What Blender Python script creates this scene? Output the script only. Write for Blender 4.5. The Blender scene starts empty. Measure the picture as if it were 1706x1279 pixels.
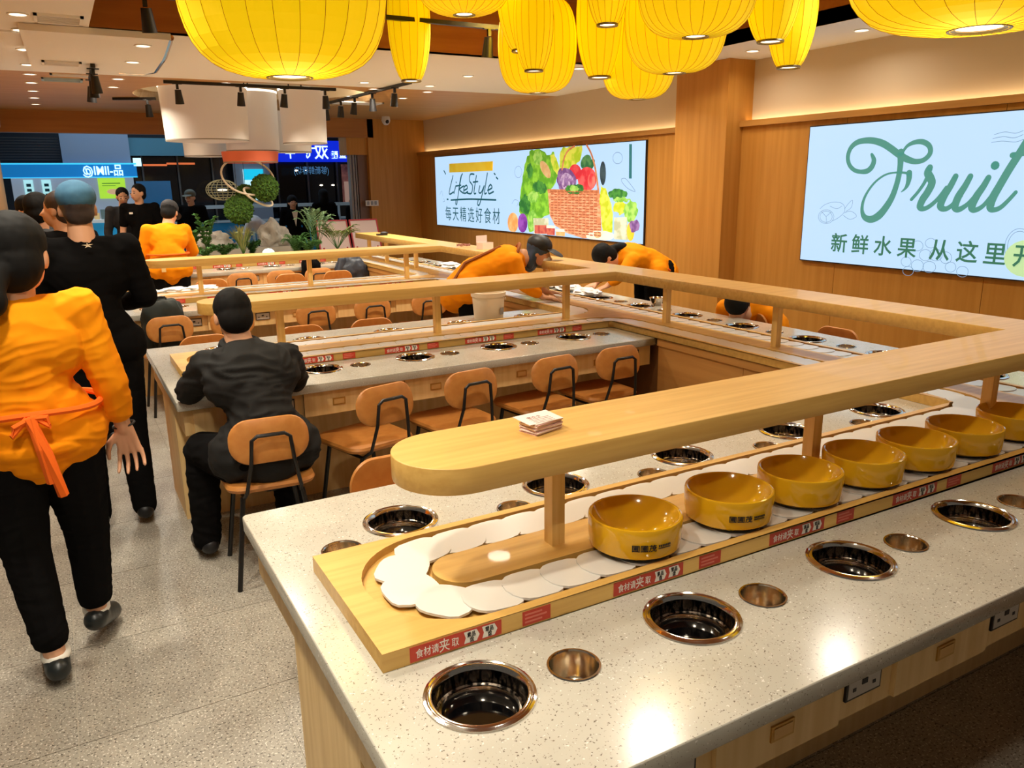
import bpy, bmesh, math, random
from mathutils import Vector, Matrix, Euler, noise
PI = math.pi
rnd = random.Random(7)
scene = bpy.context.scene
COL = scene.collection

# ------------------------------------------------------------ camera, world, light, exposure
cam_data = bpy.data.cameras.new('camera')
cam = bpy.data.objects.new('camera', cam_data)
COL.objects.link(cam)
cam_data.sensor_width = 36.0
cam_data.lens = 36.0 * 1306.83 / 1706.0
cam_data.clip_start = 0.05
Rcw = Matrix(((0.86917313, -0.49433158, -0.01320476),
              (0.13454523, 0.210704, 0.96824656),
              (-0.47585256, -0.84335053, 0.24964821)))
cam.matrix_world = Matrix.Translation((0, 0, 1.70)) @ Rcw.transposed().to_4x4()
scene.camera = cam

world = bpy.data.worlds.new('world')
scene.world = world
world.use_nodes = True
world.node_tree.nodes['Background'].inputs[0].default_value = (1.0, 0.90, 0.76, 1)
world.node_tree.nodes['Background'].inputs[1].default_value = 0.10

scene.view_settings.view_transform = 'Standard'
scene.view_settings.look = 'None'
scene.view_settings.gamma = 1.0
scene.view_settings.use_curve_mapping = False
scene.view_settings.exposure = 0.0

def R_(d): return math.radians(d)
ZC = 2.72          # ceiling height
def lamp(kind, name, loc, energy, color=(1, .92, .76), size=.12, rot=(0, 0, 0), spread=None, shape='DISK', size_y=None):
    d = bpy.data.lights.new(name, kind)
    d.energy = energy
    d.color = color
    if kind == 'AREA':
        d.shape = shape
        d.size = size
        if size_y: d.size_y = size_y
        if spread: d.spread = spread
    else:
        d.shadow_soft_size = size
    o = bpy.data.objects.new(name, d)
    o.location = loc
    o.rotation_euler = rot
    COL.objects.link(o)
    return o
# pool of light from the downlights; each has its fitting built further down at the same place
DOWN_LEFT = [(-0.04, y) for y in (4.35, 5.1, 5.94, 6.5, 7.37, 8.24, 8.89, 9.59, 10.37, 11.14, 11.96)]
DOWN_MID = [(0.70, y) for y in (6.53, 7.39, 8.3, 8.95, 9.68)]
DOWN_RIGHT = [(2.97, 8.3), (3.25, 8.8), (3.25, 9.6), (3.92, 9.6), (3.92, 8.84), (3.71, 8.3), (3.73, 7.41), (4.44, 6.51), (2.3, 7.4), (1.5, 7.4)]
DOWN_WALL = [(5.2, 4.04), (5.18, 5.06), (5.3, 4.78), (5.2, 3.0), (5.2, 2.0), (5.2, 1.0)]
DOWN_NEAR = [(-0.04, 3.4), (-0.04, 2.4), (-0.04, 1.4), (-0.04, 0.4)]
for i, (x, y) in enumerate(DOWN_LEFT):
    if i % 2 == 0: lamp('AREA', 'downlight_lamp', (x, y, ZC - .03), 12, size=.16, spread=2.4)
for i, (x, y) in enumerate(DOWN_MID + DOWN_RIGHT):
    if i % 2 == 0: lamp('AREA', 'downlight_lamp', (x, y, ZC - .03), 24, size=.16, spread=2.5)
for x, y in DOWN_WALL[:1] + DOWN_WALL[1:2] + DOWN_WALL[4:5]:
    lamp('AREA', 'downlight_lamp', (x - .1, y, ZC - .03), 4, size=.2, spread=2.8)
for x, y in DOWN_NEAR:
    lamp('AREA', 'downlight_lamp', (x, y, ZC - .03), 16, size=.14, spread=2.2)
# track spots inside the recessed wooden bay
for x, y, e in ((1.1, 5.4, 25), (2.9, 5.4, 25), (4.3, 5.4, 18), (1.0, 3.1, 18), (2.6, 3.0, 18), (4.2, 3.0, 18), (1.2, 0.9, 5), (2.9, 0.9, 6)):
    lamp('AREA', 'track_spot_lamp', (x, y, 2.98), e, size=.2, spread=2.3)
lamp('AREA', 'track_spot_lamp', (2.3, 9.3, 2.55), 12, size=.3, rot=(R_(-14), 0, 0), spread=2.2)
# storefront corridor beyond
lamp('AREA', 'corridor_light', (1.4, 14.8, 3.2), 60, color=(.62, .82, 1), size=3, shape='RECTANGLE', size_y=1.6)
lamp('AREA', 'corridor_light', (4.4, 14.8, 3.2), 18, color=(.62, .78, 1), size=2, shape='RECTANGLE', size_y=1.2)

# ------------------------------------------------------------ materials
def L(c):
    c = c / 255.0
    return c / 12.92 if c <= .04045 else ((c + .055) / 1.055) ** 2.4
def rgb(t): return (L(t[0]), L(t[1]), L(t[2]), 1)
MATS = {}
def mat(name, c, rough=.5, metal=0, emit=0, ecol=None, spec=.5, alpha=None, transmission=0, coat=0, noise_scale=None, c2=None, stretch=(1, 1, 1), bump=0, lo=.35, hi=.65, detail=4, trans=0):
    if name in MATS: return MATS[name]
    m = bpy.data.materials.new(name)
    MATS[name] = m
    m.use_nodes = True
    nt = m.node_tree; b = nt.nodes['Principled BSDF']
    b.inputs['Base Color'].default_value = rgb(c)
    b.inputs['Roughness'].default_value = rough
    b.inputs['Metallic'].default_value = metal
    b.inputs['Specular IOR Level'].default_value = spec
    b.inputs['Coat Weight'].default_value = coat
    b.inputs['Transmission Weight'].default_value = transmission
    if emit:
        b.inputs['Emission Color'].default_value = rgb(ecol or c)
        b.inputs['Emission Strength'].default_value = emit
    if alpha is not None: b.inputs['Alpha'].default_value = alpha
    if noise_scale:
        tc = nt.nodes.new('ShaderNodeTexCoord'); mp = nt.nodes.new('ShaderNodeMapping')
        mp.inputs['Scale'].default_value = stretch
        n = nt.nodes.new('ShaderNodeTexNoise'); n.inputs['Scale'].default_value = noise_scale; n.inputs['Detail'].default_value = detail
        r = nt.nodes.new('ShaderNodeValToRGB')
        r.color_ramp.elements[0].position = lo; r.color_ramp.elements[1].position = hi
        r.color_ramp.elements[0].color = rgb(c); r.color_ramp.elements[1].color = rgb(c2 or c)
        nt.links.new(tc.outputs['Object'], mp.inputs[0]); nt.links.new(mp.outputs[0], n.inputs['Vector'])
        nt.links.new(n.outputs[0], r.inputs[0]); nt.links.new(r.outputs[0], b.inputs['Base Color'])
        if emit: nt.links.new(r.outputs[0], b.inputs['Emission Color'])
        if bump:
            bp = nt.nodes.new('ShaderNodeBump'); bp.inputs['Strength'].default_value = bump; bp.inputs['Distance'].default_value = .01
            nt.links.new(n.outputs[0], bp.inputs['Height']); nt.links.new(bp.outputs[0], b.inputs['Normal'])
    return m
def speckle(name, base, dark, light, s1, s2, rough, d_hi, l_lo, base2=None):
    m = mat(name, base, rough)
    nt = m.node_tree; b = nt.nodes['Principled BSDF']
    tc = nt.nodes.new('ShaderNodeTexCoord')
    def layer(scale, prev, col, lo, hi, inv, seed):
        mp = nt.nodes.new('ShaderNodeMapping'); mp.inputs['Location'].default_value = (seed, seed * 2, 0)
        v = nt.nodes.new('ShaderNodeTexNoise'); v.inputs['Scale'].default_value = scale; v.inputs['Detail'].default_value = 1.5
        r = nt.nodes.new('ShaderNodeValToRGB'); r.color_ramp.elements[0].position = lo; r.color_ramp.elements[1].position = hi
        if inv: r.color_ramp.elements[0].color = (1, 1, 1, 1); r.color_ramp.elements[1].color = (0, 0, 0, 1)
        mx = nt.nodes.new('ShaderNodeMixRGB')
        nt.links.new(tc.outputs['Object'], mp.inputs[0]); nt.links.new(mp.outputs[0], v.inputs['Vector']); nt.links.new(v.outputs[0], r.inputs[0])
        nt.links.new(r.outputs[0], mx.inputs[0]); mx.inputs[1].default_value = rgb(base)
        if prev: nt.links.new(prev, mx.inputs[1])
        mx.inputs[2].default_value = rgb(col)
        return mx.outputs[0]
    p = layer(6, None, base2 or base, .4, .6, False, 3)
    p = layer(s1, p, dark, d_hi - .03, d_hi, True, 1)
    p = layer(s2, p, light, l_lo, l_lo + .03, False, 5)
    nt.links.new(p, b.inputs['Base Color'])
    return m
WOOD = mat('light_wood', (214, 170, 92), .42, c2=(200, 154, 78), noise_scale=2.2, stretch=(1.2, 22, 22), detail=6, coat=.12)
WOODY = mat('light_wood_along_aisle', (214, 158, 84), .42, c2=(198, 140, 68), noise_scale=2.2, stretch=(22, 1.2, 22), detail=6, coat=.12)
WOODP = mat('post_wood', (240, 200, 122), .45, c2=(228, 184, 100), noise_scale=2.2, stretch=(22, 22, 1.2), detail=6)  # posts made lighter than the shelf wood to imitate light from the front
WOODV = mat('cabinet_wood', (234, 200, 140), .5, c2=(220, 182, 120), noise_scale=2, stretch=(14, 14, 1.0), detail=6)
WALLW = mat('wall_veneer', (196, 138, 62), .5, c2=(184, 126, 52), noise_scale=2, stretch=(10, 10, .5), detail=5, spec=.3)
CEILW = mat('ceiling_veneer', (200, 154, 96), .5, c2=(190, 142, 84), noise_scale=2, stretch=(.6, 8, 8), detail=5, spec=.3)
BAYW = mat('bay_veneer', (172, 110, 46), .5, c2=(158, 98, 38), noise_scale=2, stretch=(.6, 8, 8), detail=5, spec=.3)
WHITE = mat('ceiling_paint', (240, 239, 236), .8)
CREAM = mat('wall_paint', (206, 188, 162), .85)
STONE = speckle('quartz_worktop', (184, 178, 164), (112, 102, 90), (216, 212, 202), 210, 150, .16, .34, .69, (176, 170, 156))
TERR = speckle('terrazzo', (156, 149, 136), (84, 76, 68), (206, 199, 187), 115, 130, .36, .395, .615, (147, 140, 128))
GROUT = mat('tile_joint', (172, 162, 146), .6)
STEEL = mat('polished_steel', (214, 206, 196), .12, 1)
CUPST = mat('satin_steel', (226, 212, 190), .17, 1)
STEELB = mat('brushed_dark_steel', (120, 108, 96), .25, 1, noise_scale=90, c2=(20, 18, 16), stretch=(1, 1, .4), lo=.45, hi=.55)
GLASSB = mat('black_hob_glass', (4, 4, 5), .08)
BLACK = mat('black_metal', (16, 14, 14), .4)
BLACKP = mat('black_plastic', (20, 18, 20), .5)
GREY = mat('panel_grey', (150, 145, 140), .35)
TILEW = mat('melamine_white', (214, 210, 202), .25)
DARKGAP = mat('belt_shadow_base', (70, 50, 30), .7)
LEATHER = mat('tan_upholstery', (196, 130, 62), .45, c2=(188, 120, 54), noise_scale=30, detail=3)
BOWLY = mat('yellow_ceramic', (222, 166, 24), .12, coat=.4)
RED = mat('sticker_red', (200, 62, 40), .4)
STW = mat('sticker_white', (240, 234, 222), .4)
PINK = mat('sticker_pale_red', (222, 120, 100), .4)
ORANGE = mat('orange_shirt', (246, 150, 8), .85, c2=(238, 138, 4), noise_scale=6, spec=.15)
ORTIE = mat('orange_apron_tie', (250, 110, 30), .8, spec=.2)
JET = mat('black_cloth', (15, 14, 14), 1, spec=.05)
PANTS = mat('black_trousers', (17, 16, 16), 1, spec=.06)
JACKET = mat('black_jacket', (30, 29, 28), .75, spec=.2)
CHAR = mat('charcoal_shirt', (52, 56, 60), .9)
HOOD = mat('dark_hoodie', (34, 32, 34), .9)
SKIN = mat('skin', (214, 160, 124), .55)
HAIR = mat('black_hair', (13, 11, 10), .75, spec=.2)
HAIRB = mat('dark_brown_hair', (52, 40, 36), .5)
CAPB = mat('blue_cap', (62, 108, 138), .85, c2=(54, 98, 128), noise_scale=20)
BLUEH = mat('blue_dyed_hair', (46, 70, 96), .5)
FABW = mat('lamp_fabric', (208, 200, 190), .8, emit=.12)
LAMPON = mat('lit_diffuser', (255, 244, 224), .5, emit=4, ecol=(255, 238, 208))
CORALL = mat('coral_shade', (226, 116, 82), .7)
LEAFS = mat('leaf_green', (92, 140, 72), .6, c2=(60, 110, 52), noise_scale=8)
LEAFD = mat('leaf_deep', (52, 92, 40), .6, c2=(70, 116, 46), noise_scale=10)
LEAFP = mat('leaf_pale', (150, 180, 140), .6, c2=(120, 158, 116), noise_scale=10)
MOSS = mat('moss', (72, 108, 26), .95, c2=(34, 64, 12), noise_scale=40, bump=.6)
ROCK = mat('pale_rock', (186, 180, 170), .9, c2=(150, 144, 134), noise_scale=9, bump=.5)
BLUEL = mat('blue_counter', (40, 150, 200), .4)
def lantern_mat():
    m = mat('yellow_lantern_silk', (250, 206, 8), .7)
    nt = m.node_tree; b = nt.nodes['Principled BSDF']
    b.inputs['Emission Color'].default_value = rgb((255, 208, 0)); b.inputs['Emission Strength'].default_value = .62
    return m
LANT = lantern_mat()

# ------------------------------------------------------------ mesh helpers
def link(o, parent=None):
    COL.objects.link(o)
    if parent is not None: o.parent = parent
    return o
class MB:
    def __init__(s): s.b = bmesh.new()
    def box(s, x0, x1, y0, y1, z0, z1):
        v = [s.b.verts.new(p) for p in ((x0, y0, z0), (x1, y0, z0), (x1, y1, z0), (x0, y1, z0), (x0, y0, z1), (x1, y0, z1), (x1, y1, z1), (x0, y1, z1))]
        for f in ((0, 3, 2, 1), (4, 5, 6, 7), (0, 1, 5, 4), (1, 2, 6, 5), (2, 3, 7, 6), (3, 0, 4, 7)): s.b.faces.new([v[i] for i in f])
        return s
    def lathe(s, prof, seg=32, c=(0, 0, 0), sx=1, sy=1):
        rings = []
        for r, z in prof:
            if r < 1e-6: rings.append([s.b.verts.new((c[0], c[1], c[2] + z))])
            else: rings.append([s.b.verts.new((c[0] + sx * r * math.cos(2 * PI * i / seg), c[1] + sy * r * math.sin(2 * PI * i / seg), c[2] + z)) for i in range(seg)])
        for a, b in zip(rings, rings[1:]):
            for i in range(seg):
                j = (i + 1) % seg
                q = [a[i % len(a)], a[j % len(a)], b[j % len(b)], b[i % len(b)]]
                u = []
                for k in q:
                    if k not in u: u.append(k)
                if len(u) > 2:
                    try: s.b.faces.new(u)
                    except ValueError: pass
        return s
    def tube(s, pts, r, seg=8, cap=True, r2=None):
        pts = [Vector(p) for p in pts]
        n = len(pts); rings = []
        up = Vector((0, 0, 1))
        for k, p in enumerate(pts):
            t = (pts[min(k + 1, n - 1)] - pts[max(k - 1, 0)]).normalized()
            a = t.cross(up)
            if a.length < .05: a = t.cross(Vector((1, 0, 0)))
            a.normalize(); b = t.cross(a).normalized()
            if k and (a.dot(pa) < 0): a = -a; b = -b
            pa = a
            rr = r if r2 is None else r + (r2 - r) * k / (n - 1)
            rings.append([s.b.verts.new(p + rr * (math.cos(2 * PI * i / seg) * a + math.sin(2 * PI * i / seg) * b)) for i in range(seg)])
        for x, y in zip(rings, rings[1:]):
            for i in range(seg): s.b.faces.new([x[i], x[(i + 1) % seg], y[(i + 1) % seg], y[i]])
        if cap:
            s.b.faces.new(rings[0][::-1]); s.b.faces.new(rings[-1])
        return s
    def prism(s, poly, z0, z1):
        a = [s.b.verts.new((x, y, z0)) for x, y in poly]; b = [s.b.verts.new((x, y, z1)) for x, y in poly]
        n = len(poly)
        s.b.faces.new(a[::-1]); s.b.faces.new(b)
        for i in range(n): s.b.faces.new([a[i], a[(i + 1) % n], b[(i + 1) % n], b[i]])
        return s
    def face(s, pts):
        s.b.faces.new([s.b.verts.new(p) for p in pts]); return s
    def ell(s, c, r, rot=None, u=14, v=9):
        M = Matrix.Translation(c) @ (rot.to_4x4() if rot else Matrix.Identity(4)) @ Matrix.Diagonal((r[0], r[1], r[2], 1))
        bmesh.ops.create_uvsphere(s.b, u_segments=u, v_segments=v, radius=1, matrix=M); return s
    def cap(s, p, q, r1, r2, seg=10):
        p = Vector(p); q = Vector(q); d = q - p
        if d.length < 1e-5: return s.ell(p, (r1, r1, r1))
        d.normalize()
        pts = [(p - d * r1 * math.cos(a), r1 * math.sin(a)) for a in (.02, .5, 1.05)] + [(p, r1), (q, r2)] + [(q + d * r2 * math.cos(a), r2 * math.sin(a)) for a in (1.05, .5, .02)]
        a = d.cross(Vector((0, 0, 1)))
        if a.length < .05: a = d.cross(Vector((1, 0, 0)))
        a.normalize(); b = d.cross(a)
        rings = [[s.b.verts.new(c + r * (math.cos(2 * PI * i / seg) * a + math.sin(2 * PI * i / seg) * b)) for i in range(seg)] for c, r in pts]
        for x, y in zip(rings, rings[1:]):
            for i in range(seg): s.b.faces.new([x[i], x[(i + 1) % seg], y[(i + 1) % seg], y[i]])
        s.b.faces.new(rings[0][::-1]); s.b.faces.new(rings[-1])
        return s
    def mesh(s, name, smooth=False):
        bmesh.ops.recalc_face_normals(s.b, faces=s.b.faces[:])
        me = bpy.data.meshes.new(name); s.b.to_mesh(me); s.b.free()
        if smooth:
            for p in me.polygons: p.use_smooth = True
            try: me.set_sharp_from_angle(angle=R(40))
            except Exception: pass
        return me
    def build(s, name, m, parent=None, loc=(0, 0, 0), smooth=False, rot=(0, 0, 0), bevel=0):
        me = s.mesh(name, smooth); me.materials.append(m)
        o = bpy.data.objects.new(name, me); o.location = loc; o.rotation_euler = rot
        if bevel:
            bv = o.modifiers.new('bevel', 'BEVEL'); bv.width = bevel; bv.segments = 2; bv.limit_method = 'ANGLE'
        return link(o, parent)
def R(d): return math.radians(d)
def tag(o, label=None, cat=None, group=None, kind=None):
    if label: o['label'] = label
    if cat: o['category'] = cat
    if group: o['group'] = group
    if kind: o['kind'] = kind
    return o
def empty(name, loc=(0, 0, 0), rz=0):
    o = bpy.data.objects.new(name, None); o.location = loc; o.rotation_euler = (0, 0, rz); o.empty_display_size = .05
    COL.objects.link(o); return o
def dup(o, parent=None):
    c = o.copy(); COL.objects.link(c); c.parent = parent
    for ch in list(o.children): dup(ch, c)
    return c
def obj_from(me, name, m, parent=None, loc=(0, 0, 0), rot=(0, 0, 0)):
    if not me.materials: me.materials.append(m)
    o = bpy.data.objects.new(name, me); o.location = loc; o.rotation_euler = rot
    return link(o, parent)
def plate(name, loops, z0, z1, m, parent=None, bevel=0, loc=(0, 0, 0)):
    c = bpy.data.curves.new(name, 'CURVE'); c.dimensions = '2D'; c.fill_mode = 'BOTH'
    c.extrude = (z1 - z0) / 2 - bevel; c.bevel_depth = bevel; c.bevel_resolution = 1; c.offset = -bevel
    for lp in loops:
        sp = c.splines.new('POLY'); sp.points.add(len(lp) - 1)
        for p, q in zip(sp.points, lp): p.co = (q[0], q[1], 0, 1)
        sp.use_cyclic_u = True
    t = bpy.data.objects.new('t', c); COL.objects.link(t)
    dg = bpy.context.evaluated_depsgraph_get()
    me = bpy.data.meshes.new_from_object(t.evaluated_get(dg)); bpy.data.objects.remove(t); bpy.data.curves.remove(c)
    me.name = name
    for v in me.vertices: v.co.z += (z0 + z1) / 2
    me.materials.clear(); me.materials.append(m)
    o = bpy.data.objects.new(name, me); o.location = loc
    return link(o, parent)
def circle(cx, cy, r, n=36): return [(cx + r * math.cos(2 * PI * i / n), cy + r * math.sin(2 * PI * i / n)) for i in range(n)]
def rounded(poly, seg=8):
    out = []; n = len(poly)
    for i in range(n):
        p = Vector(poly[i][:2]); r = poly[i][2]
        if r <= 1e-5: out.append((p.x, p.y)); continue
        a = (Vector(poly[i - 1][:2]) - p).normalized(); b = (Vector(poly[(i + 1) % n][:2]) - p).normalized()
        ang = a.angle(b); t = r / math.tan(ang / 2)
        c = p + (a + b).normalized() * (r / math.sin(ang / 2))
        s = p + a * t; e = p + b * t
        a0 = math.atan2(s.y - c.y, s.x - c.x); a1 = math.atan2(e.y - c.y, e.x - c.x)
        d = (a1 - a0 + PI) % (2 * PI) - PI
        for k in range(seg + 1): out.append((c.x + r * math.cos(a0 + d * k / seg), c.y + r * math.sin(a0 + d * k / seg)))
    return out
def text(body, size, name, m, M, parent=None, ext=.0006, sx=1, bold=0):
    c = bpy.data.curves.new('t', 'FONT'); c.body = body; c.size = size; c.align_x = 'LEFT'; c.resolution_u = 2; c.extrude = ext; c.offset = bold
    t = bpy.data.objects.new('t', c); COL.objects.link(t)
    bpy.context.view_layer.update()
    me = bpy.data.meshes.new_from_object(t.evaluated_get(bpy.context.evaluated_depsgraph_get())); bpy.data.objects.remove(t)
    me.name = name
    if sx != 1:
        for v in me.vertices: v.co.x *= sx
    me.materials.clear(); me.materials.append(m)
    me.transform(M)
    o = bpy.data.objects.new(name, me)
    return link(o, parent)
def frame_m(o, x, y):
    x = Vector(x); y = Vector(y); z = x.cross(y)
    return Matrix(((x.x, y.x, z.x, o[0]), (x.y, y.y, z.y, o[1]), (x.z, y.z, z.z, o[2]), (0, 0, 0, 1)))
ORD = 'first second third fourth fifth sixth seventh eighth ninth tenth eleventh twelfth thirteenth fourteenth fifteenth sixteenth'.split()
# ------------------------------------------------------------ setting: floor, walls, ceiling
XW = 5.5
floor = MB().box(-3, 7, -3, 17.2, -.05, -.004).build('floor', GROUT); tag(floor, kind='structure')
tm = MB().box(0, .597, 0, .597, -.03, 0).mesh('tile'); tm.materials.append(TERR)
n = 0
for j in range(-1, 22):
    for i in range(-2, 9):
        o = bpy.data.objects.new('tile', tm); o.location = (.437 + .6 * i + .0015, .12 + .6 * j, 0)
        link(o, floor); n += 1
# corridor floor
cf = MB().box(-3, 7, 12.95, 17.2, -.004, .004).build('floor', mat('corridor_floor', (150, 165, 175), .25)); tag(cf, kind='structure')
# right wall: lower veneer boards with joints, ledge with cove light, set-back upper wall
wr = MB().box(XW, XW + .1, -3, 13, 0, 2.15).build('wall_right', mat('joint_dark', (96, 56, 20), .8)); tag(wr, kind='structure')
y = -3
while y < 12.8:
    e = min(y + 1.22, 12.85)
    MB().box(XW - .012, XW, y + .002, e - .002, .1, 2.15).build('panel', WALLW, wr); y += 1.22
tag(MB().box(XW - .02, XW, -3, 12.85, 0, .1).build('baseboard_right', WALLW), kind='structure')
tag(MB().box(XW - .05, XW + .04, -3, 12.85, 2.15, 2.2).build('trim_1', mat('ledge_wood', (186, 132, 62), .5, c2=(172, 118, 50), noise_scale=2, stretch=(10, .5, 10))), kind='structure')
tag(MB().box(XW + .1, XW + .2, -3, 13, 2.1, ZC + .3).build('wall_right', CREAM), kind='structure')
cl = MB().box(XW + .045, XW + .062, -1, 5.42, 2.17, 2.19).build('cove_light', mat('cove_led', (255, 236, 196), emit=9, ecol=(255, 226, 170)))
tag(cl, 'warm light strip glowing along the wooden ledge above the large green lettered lightbox', 'light')
cl = MB().box(XW + .045, XW + .062, 6.14, 12.8, 2.17, 2.19).build('cove_light', MATS['cove_led'])
tag(cl, 'warm light strip glowing along the wooden ledge above the vegetable basket lightbox', 'light')
# column on the right wall
colm = MB().box(5.29, 5.7, 5.43, 6.11, 0, ZC).build('trim_2', WALLW); tag(colm, kind='structure')
# far right pier with soffit and switches
pier = MB().box(4.6, 5.62, 12.85, 13.3, 0, ZC).build('wall_back', WALLW); tag(pier, kind='structure')
tag(MB().box(4.25, 4.62, 12.9, 13.3, 2.16, ZC).build('trim_3', WALLW), kind='structure')
tag(MB().box(4.42, 4.6, 12.95, 13.1, 0, 2.4).build('trim_4', mat('door_frame_brown', (120, 88, 70), .5)), kind='structure')
sw = MB().box(4.5, 4.72, 12.835, 12.85, 1.34, 1.43).build('switch_plate', mat('switch_white', (226, 220, 208), .5))
tag(sw, 'white double wall switch plate on the wooden pier at the far right', 'switch')
for k in (0, 1, 2): MB().box(4.52 + k * .065, 4.56 + k * .065, 12.828, 12.835, 1.355, 1.415).build('rocker', GREY, sw)
# left wall
tag(MB().box(-.9, -.56, 4.4, 12.9, 0, ZC).build('wall_left', WALLW), kind='structure')
# ceiling: white part, wooden part, recessed wooden bay
tag(MB().box(-3, 5.62, 6.2, 8.7, ZC, ZC + .1).build('ceiling', WHITE), kind='structure')
tag(MB().box(-3, .35, -3, 6.2, ZC, ZC + .1).build('ceiling', WHITE), kind='structure')
tag(MB().box(4.8, 5.62, -3, 6.2, ZC, ZC + .1).build('ceiling', WHITE), kind='structure')
cw = plate('ceiling', [[(-3, 8.7), (5.62, 8.7), (5.62, 12.9), (-3, 12.9)], circle(2.28, 10.1, 1.36, 48)], ZC, ZC + .1, CEILW); tag(cw, kind='structure')
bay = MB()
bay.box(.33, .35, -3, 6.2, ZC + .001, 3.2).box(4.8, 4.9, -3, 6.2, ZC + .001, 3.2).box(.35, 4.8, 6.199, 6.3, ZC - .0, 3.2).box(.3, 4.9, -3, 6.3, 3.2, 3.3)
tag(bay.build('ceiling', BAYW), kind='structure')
# shallow drum recess with warm glow
rec = MB().lathe([(1.36, ZC), (1.36, ZC + .22), (0, ZC + .22)], 48, (2.28, 10.1, 0)).build('ceiling', mat('recess_white', (236, 214, 176), .8), smooth=True); tag(rec, kind='structure')
lamp('POINT', 'recess_lamp', (1.15, 10.1, ZC + .1), 5, size=.05); lamp('POINT', 'recess_lamp', (3.4, 10.1, ZC + .1), 5, size=.05)
# storefront beam
tag(MB().box(-.9, 4.7, 12.85, 13.0, 2.43, ZC + .05).build('trim_5', mat('beam_wood', (178, 118, 52), .5, c2=(164, 104, 44), noise_scale=2, stretch=(.5, 8, 8))), kind='structure')
# dropped service panel with glossy rounded corner, ceiling grilles, access covers
dp = empty('ceiling_panel', (.45, 6.6, ZC)); tag(dp, 'white dropped ceiling panel with rounded glossy edge, left of the yellow lanterns', 'ceiling panel')
pl = rounded([(-.5, -.38, 0), (.40, -.38, 0), (.5, 1.6, .14), (-.46, 1.55, .05)], 6)
plate('panel', [pl], -.045, -.003, WHITE, dp)
MB().tube([(.40, -.38, -.03), (.46, .5, -.03), (.48, 1.4, -.03), (.4, 1.58, -.03), (.2, 1.56, -.03)], .02, 8).build('edge_trim', STEEL, dp, smooth=True)
dp.location = (.45, 6.6, ZC)
def grille(x0, x1, y0, y1, z, lab, nsl=8, m=None):
    g = empty('ceiling_grille', ((x0 + x1) / 2, (y0 + y1) / 2, z)); w = (x1 - x0) / 2; d = (y1 - y0) / 2
    tag(g, lab, 'air vent')
    MB().box(-w, w, -d, -d + .02, -.015, 0).box(-w, w, d - .02, d, -.015, 0).box(-w, -w + .02, -d, d, -.015, 0).box(w - .02, w, -d, d, -.015, 0).build('frame', m or WHITE, g)
    MB().box(-w + .02, w - .02, -d + .02, d - .02, -.004, 0).build('backing', GREY, g)
    sl = MB()
    for k in range(nsl):
        yy = -d + .03 + (2 * d - .06) * k / (nsl - 1)
        sl.box(-w + .02, w - .02, yy - .004, yy + .006, -.012, -.004)
    sl.build('slats', m or WHITE, g)
grille(.04, .31, 5.85, 6.12, ZC, 'long cream air grille nearest the camera at upper left', 5)
grille(.06, .34, 7.55, 7.75, ZC - .046, 'faint cream air grille halfway along the left ceiling', 4)
grille(.12, .48, 8.76, 8.86, ZC, 'slim white slotted grille on the wooden part of the ceiling', 8)
grille(.05, .4, 9.1, 9.3, ZC, 'pale blue lit air grille behind the slim slotted one', 4, mat('pale_blue_grille', (170, 196, 206), .5))
grille(3.3, 3.9, 10.2, 10.5, ZC, 'white square air grille near the right track spotlights', 4)
ac = MB().lathe([(.13, 0), (.13, -.012), (.1, -.016), (0, -.016)], 32).build('access_cover', WHITE, loc=(-.12, 6.68, ZC), smooth=True)
tag(ac, 'flat round cream access cover at the far left edge of the ceiling', 'ceiling cover')
# left wall things
sc = MB().lathe([(0, -.12), (.05, -.1), (.09, -.02), (.1, .08), (.07, .16), (0, .18)], 20).build('wall_sconce', mat('sconce_white', (236, 226, 212), .5, emit=.3), loc=(-.45, 9.4, 2.3), smooth=True)
tag(sc, 'white rounded shell wall lamp high on the left wall', 'wall lamp')
ls = empty('lit_sign', (-.5, 8.6, 2.0)); tag(ls, 'small white and blue lit box sign on the left wall', 'sign')
MB().box(-.05, .02, -.25, .25, -.16, .16).build('sign_box', BLACKP, ls)
MB().box(.02, .026, -.23, .23, -.14, .14).build('sign_face', mat('sign_cyan', (200, 240, 250), emit=1.0), ls)

# ------------------------------------------------------------ comb-shaped counter run
SX = 3.378; YC = [1.577, 4.43, 7.275, 10.12]; YN = .35
def comb(w, tip, rt, rin, fingers, ytop, rcor=0):
    """closed outline around the spine and its fingers at half-width w"""
    P = [(SX + w, YN, rcor), (SX + w, ytop, rcor)]
    last = abs(ytop - w - fingers[-1]) < 1e-6
    for k, yc in enumerate(reversed(fingers)):
        if not (k == 0 and last): P += [(SX - w, yc + w, rin)]
        if k == 0 and not last: P.insert(2, (SX - w, ytop, rcor))
        P += [(tip, yc + w, rt), (tip, yc - w, rt), (SX - w, yc - w, rin)]
    P.append((SX - w, YN, rcor))
    return P
DK = .2475
housing = empty('conveyor_housing', (SX, YN, .75))
tag(housing, 'light wood conveyor track housing running over every counter in a comb shape', 'conveyor')
def rel(o):
    o.location = Vector(o.location) - housing.location; return o
base_o = rounded(comb(DK, .445, 0, 0, YC, YC[3] + DK), 8)

rim_in = rounded(comb(.222, .503, .215, .13, YC, YC[3] + .222, .2), 10)
rel(plate('base_board', [rim_in], .7505, .772, WOOD, housing))
rel(plate('rim_board', [base_o, rim_in], .7505, .793, WOOD, housing))
rel(plate('centre_board', [rounded(comb(.078, .671, .0775, .27, YC, YC[3] + .078, .07), 10)], .772, .793, WOOD, housing))
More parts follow.
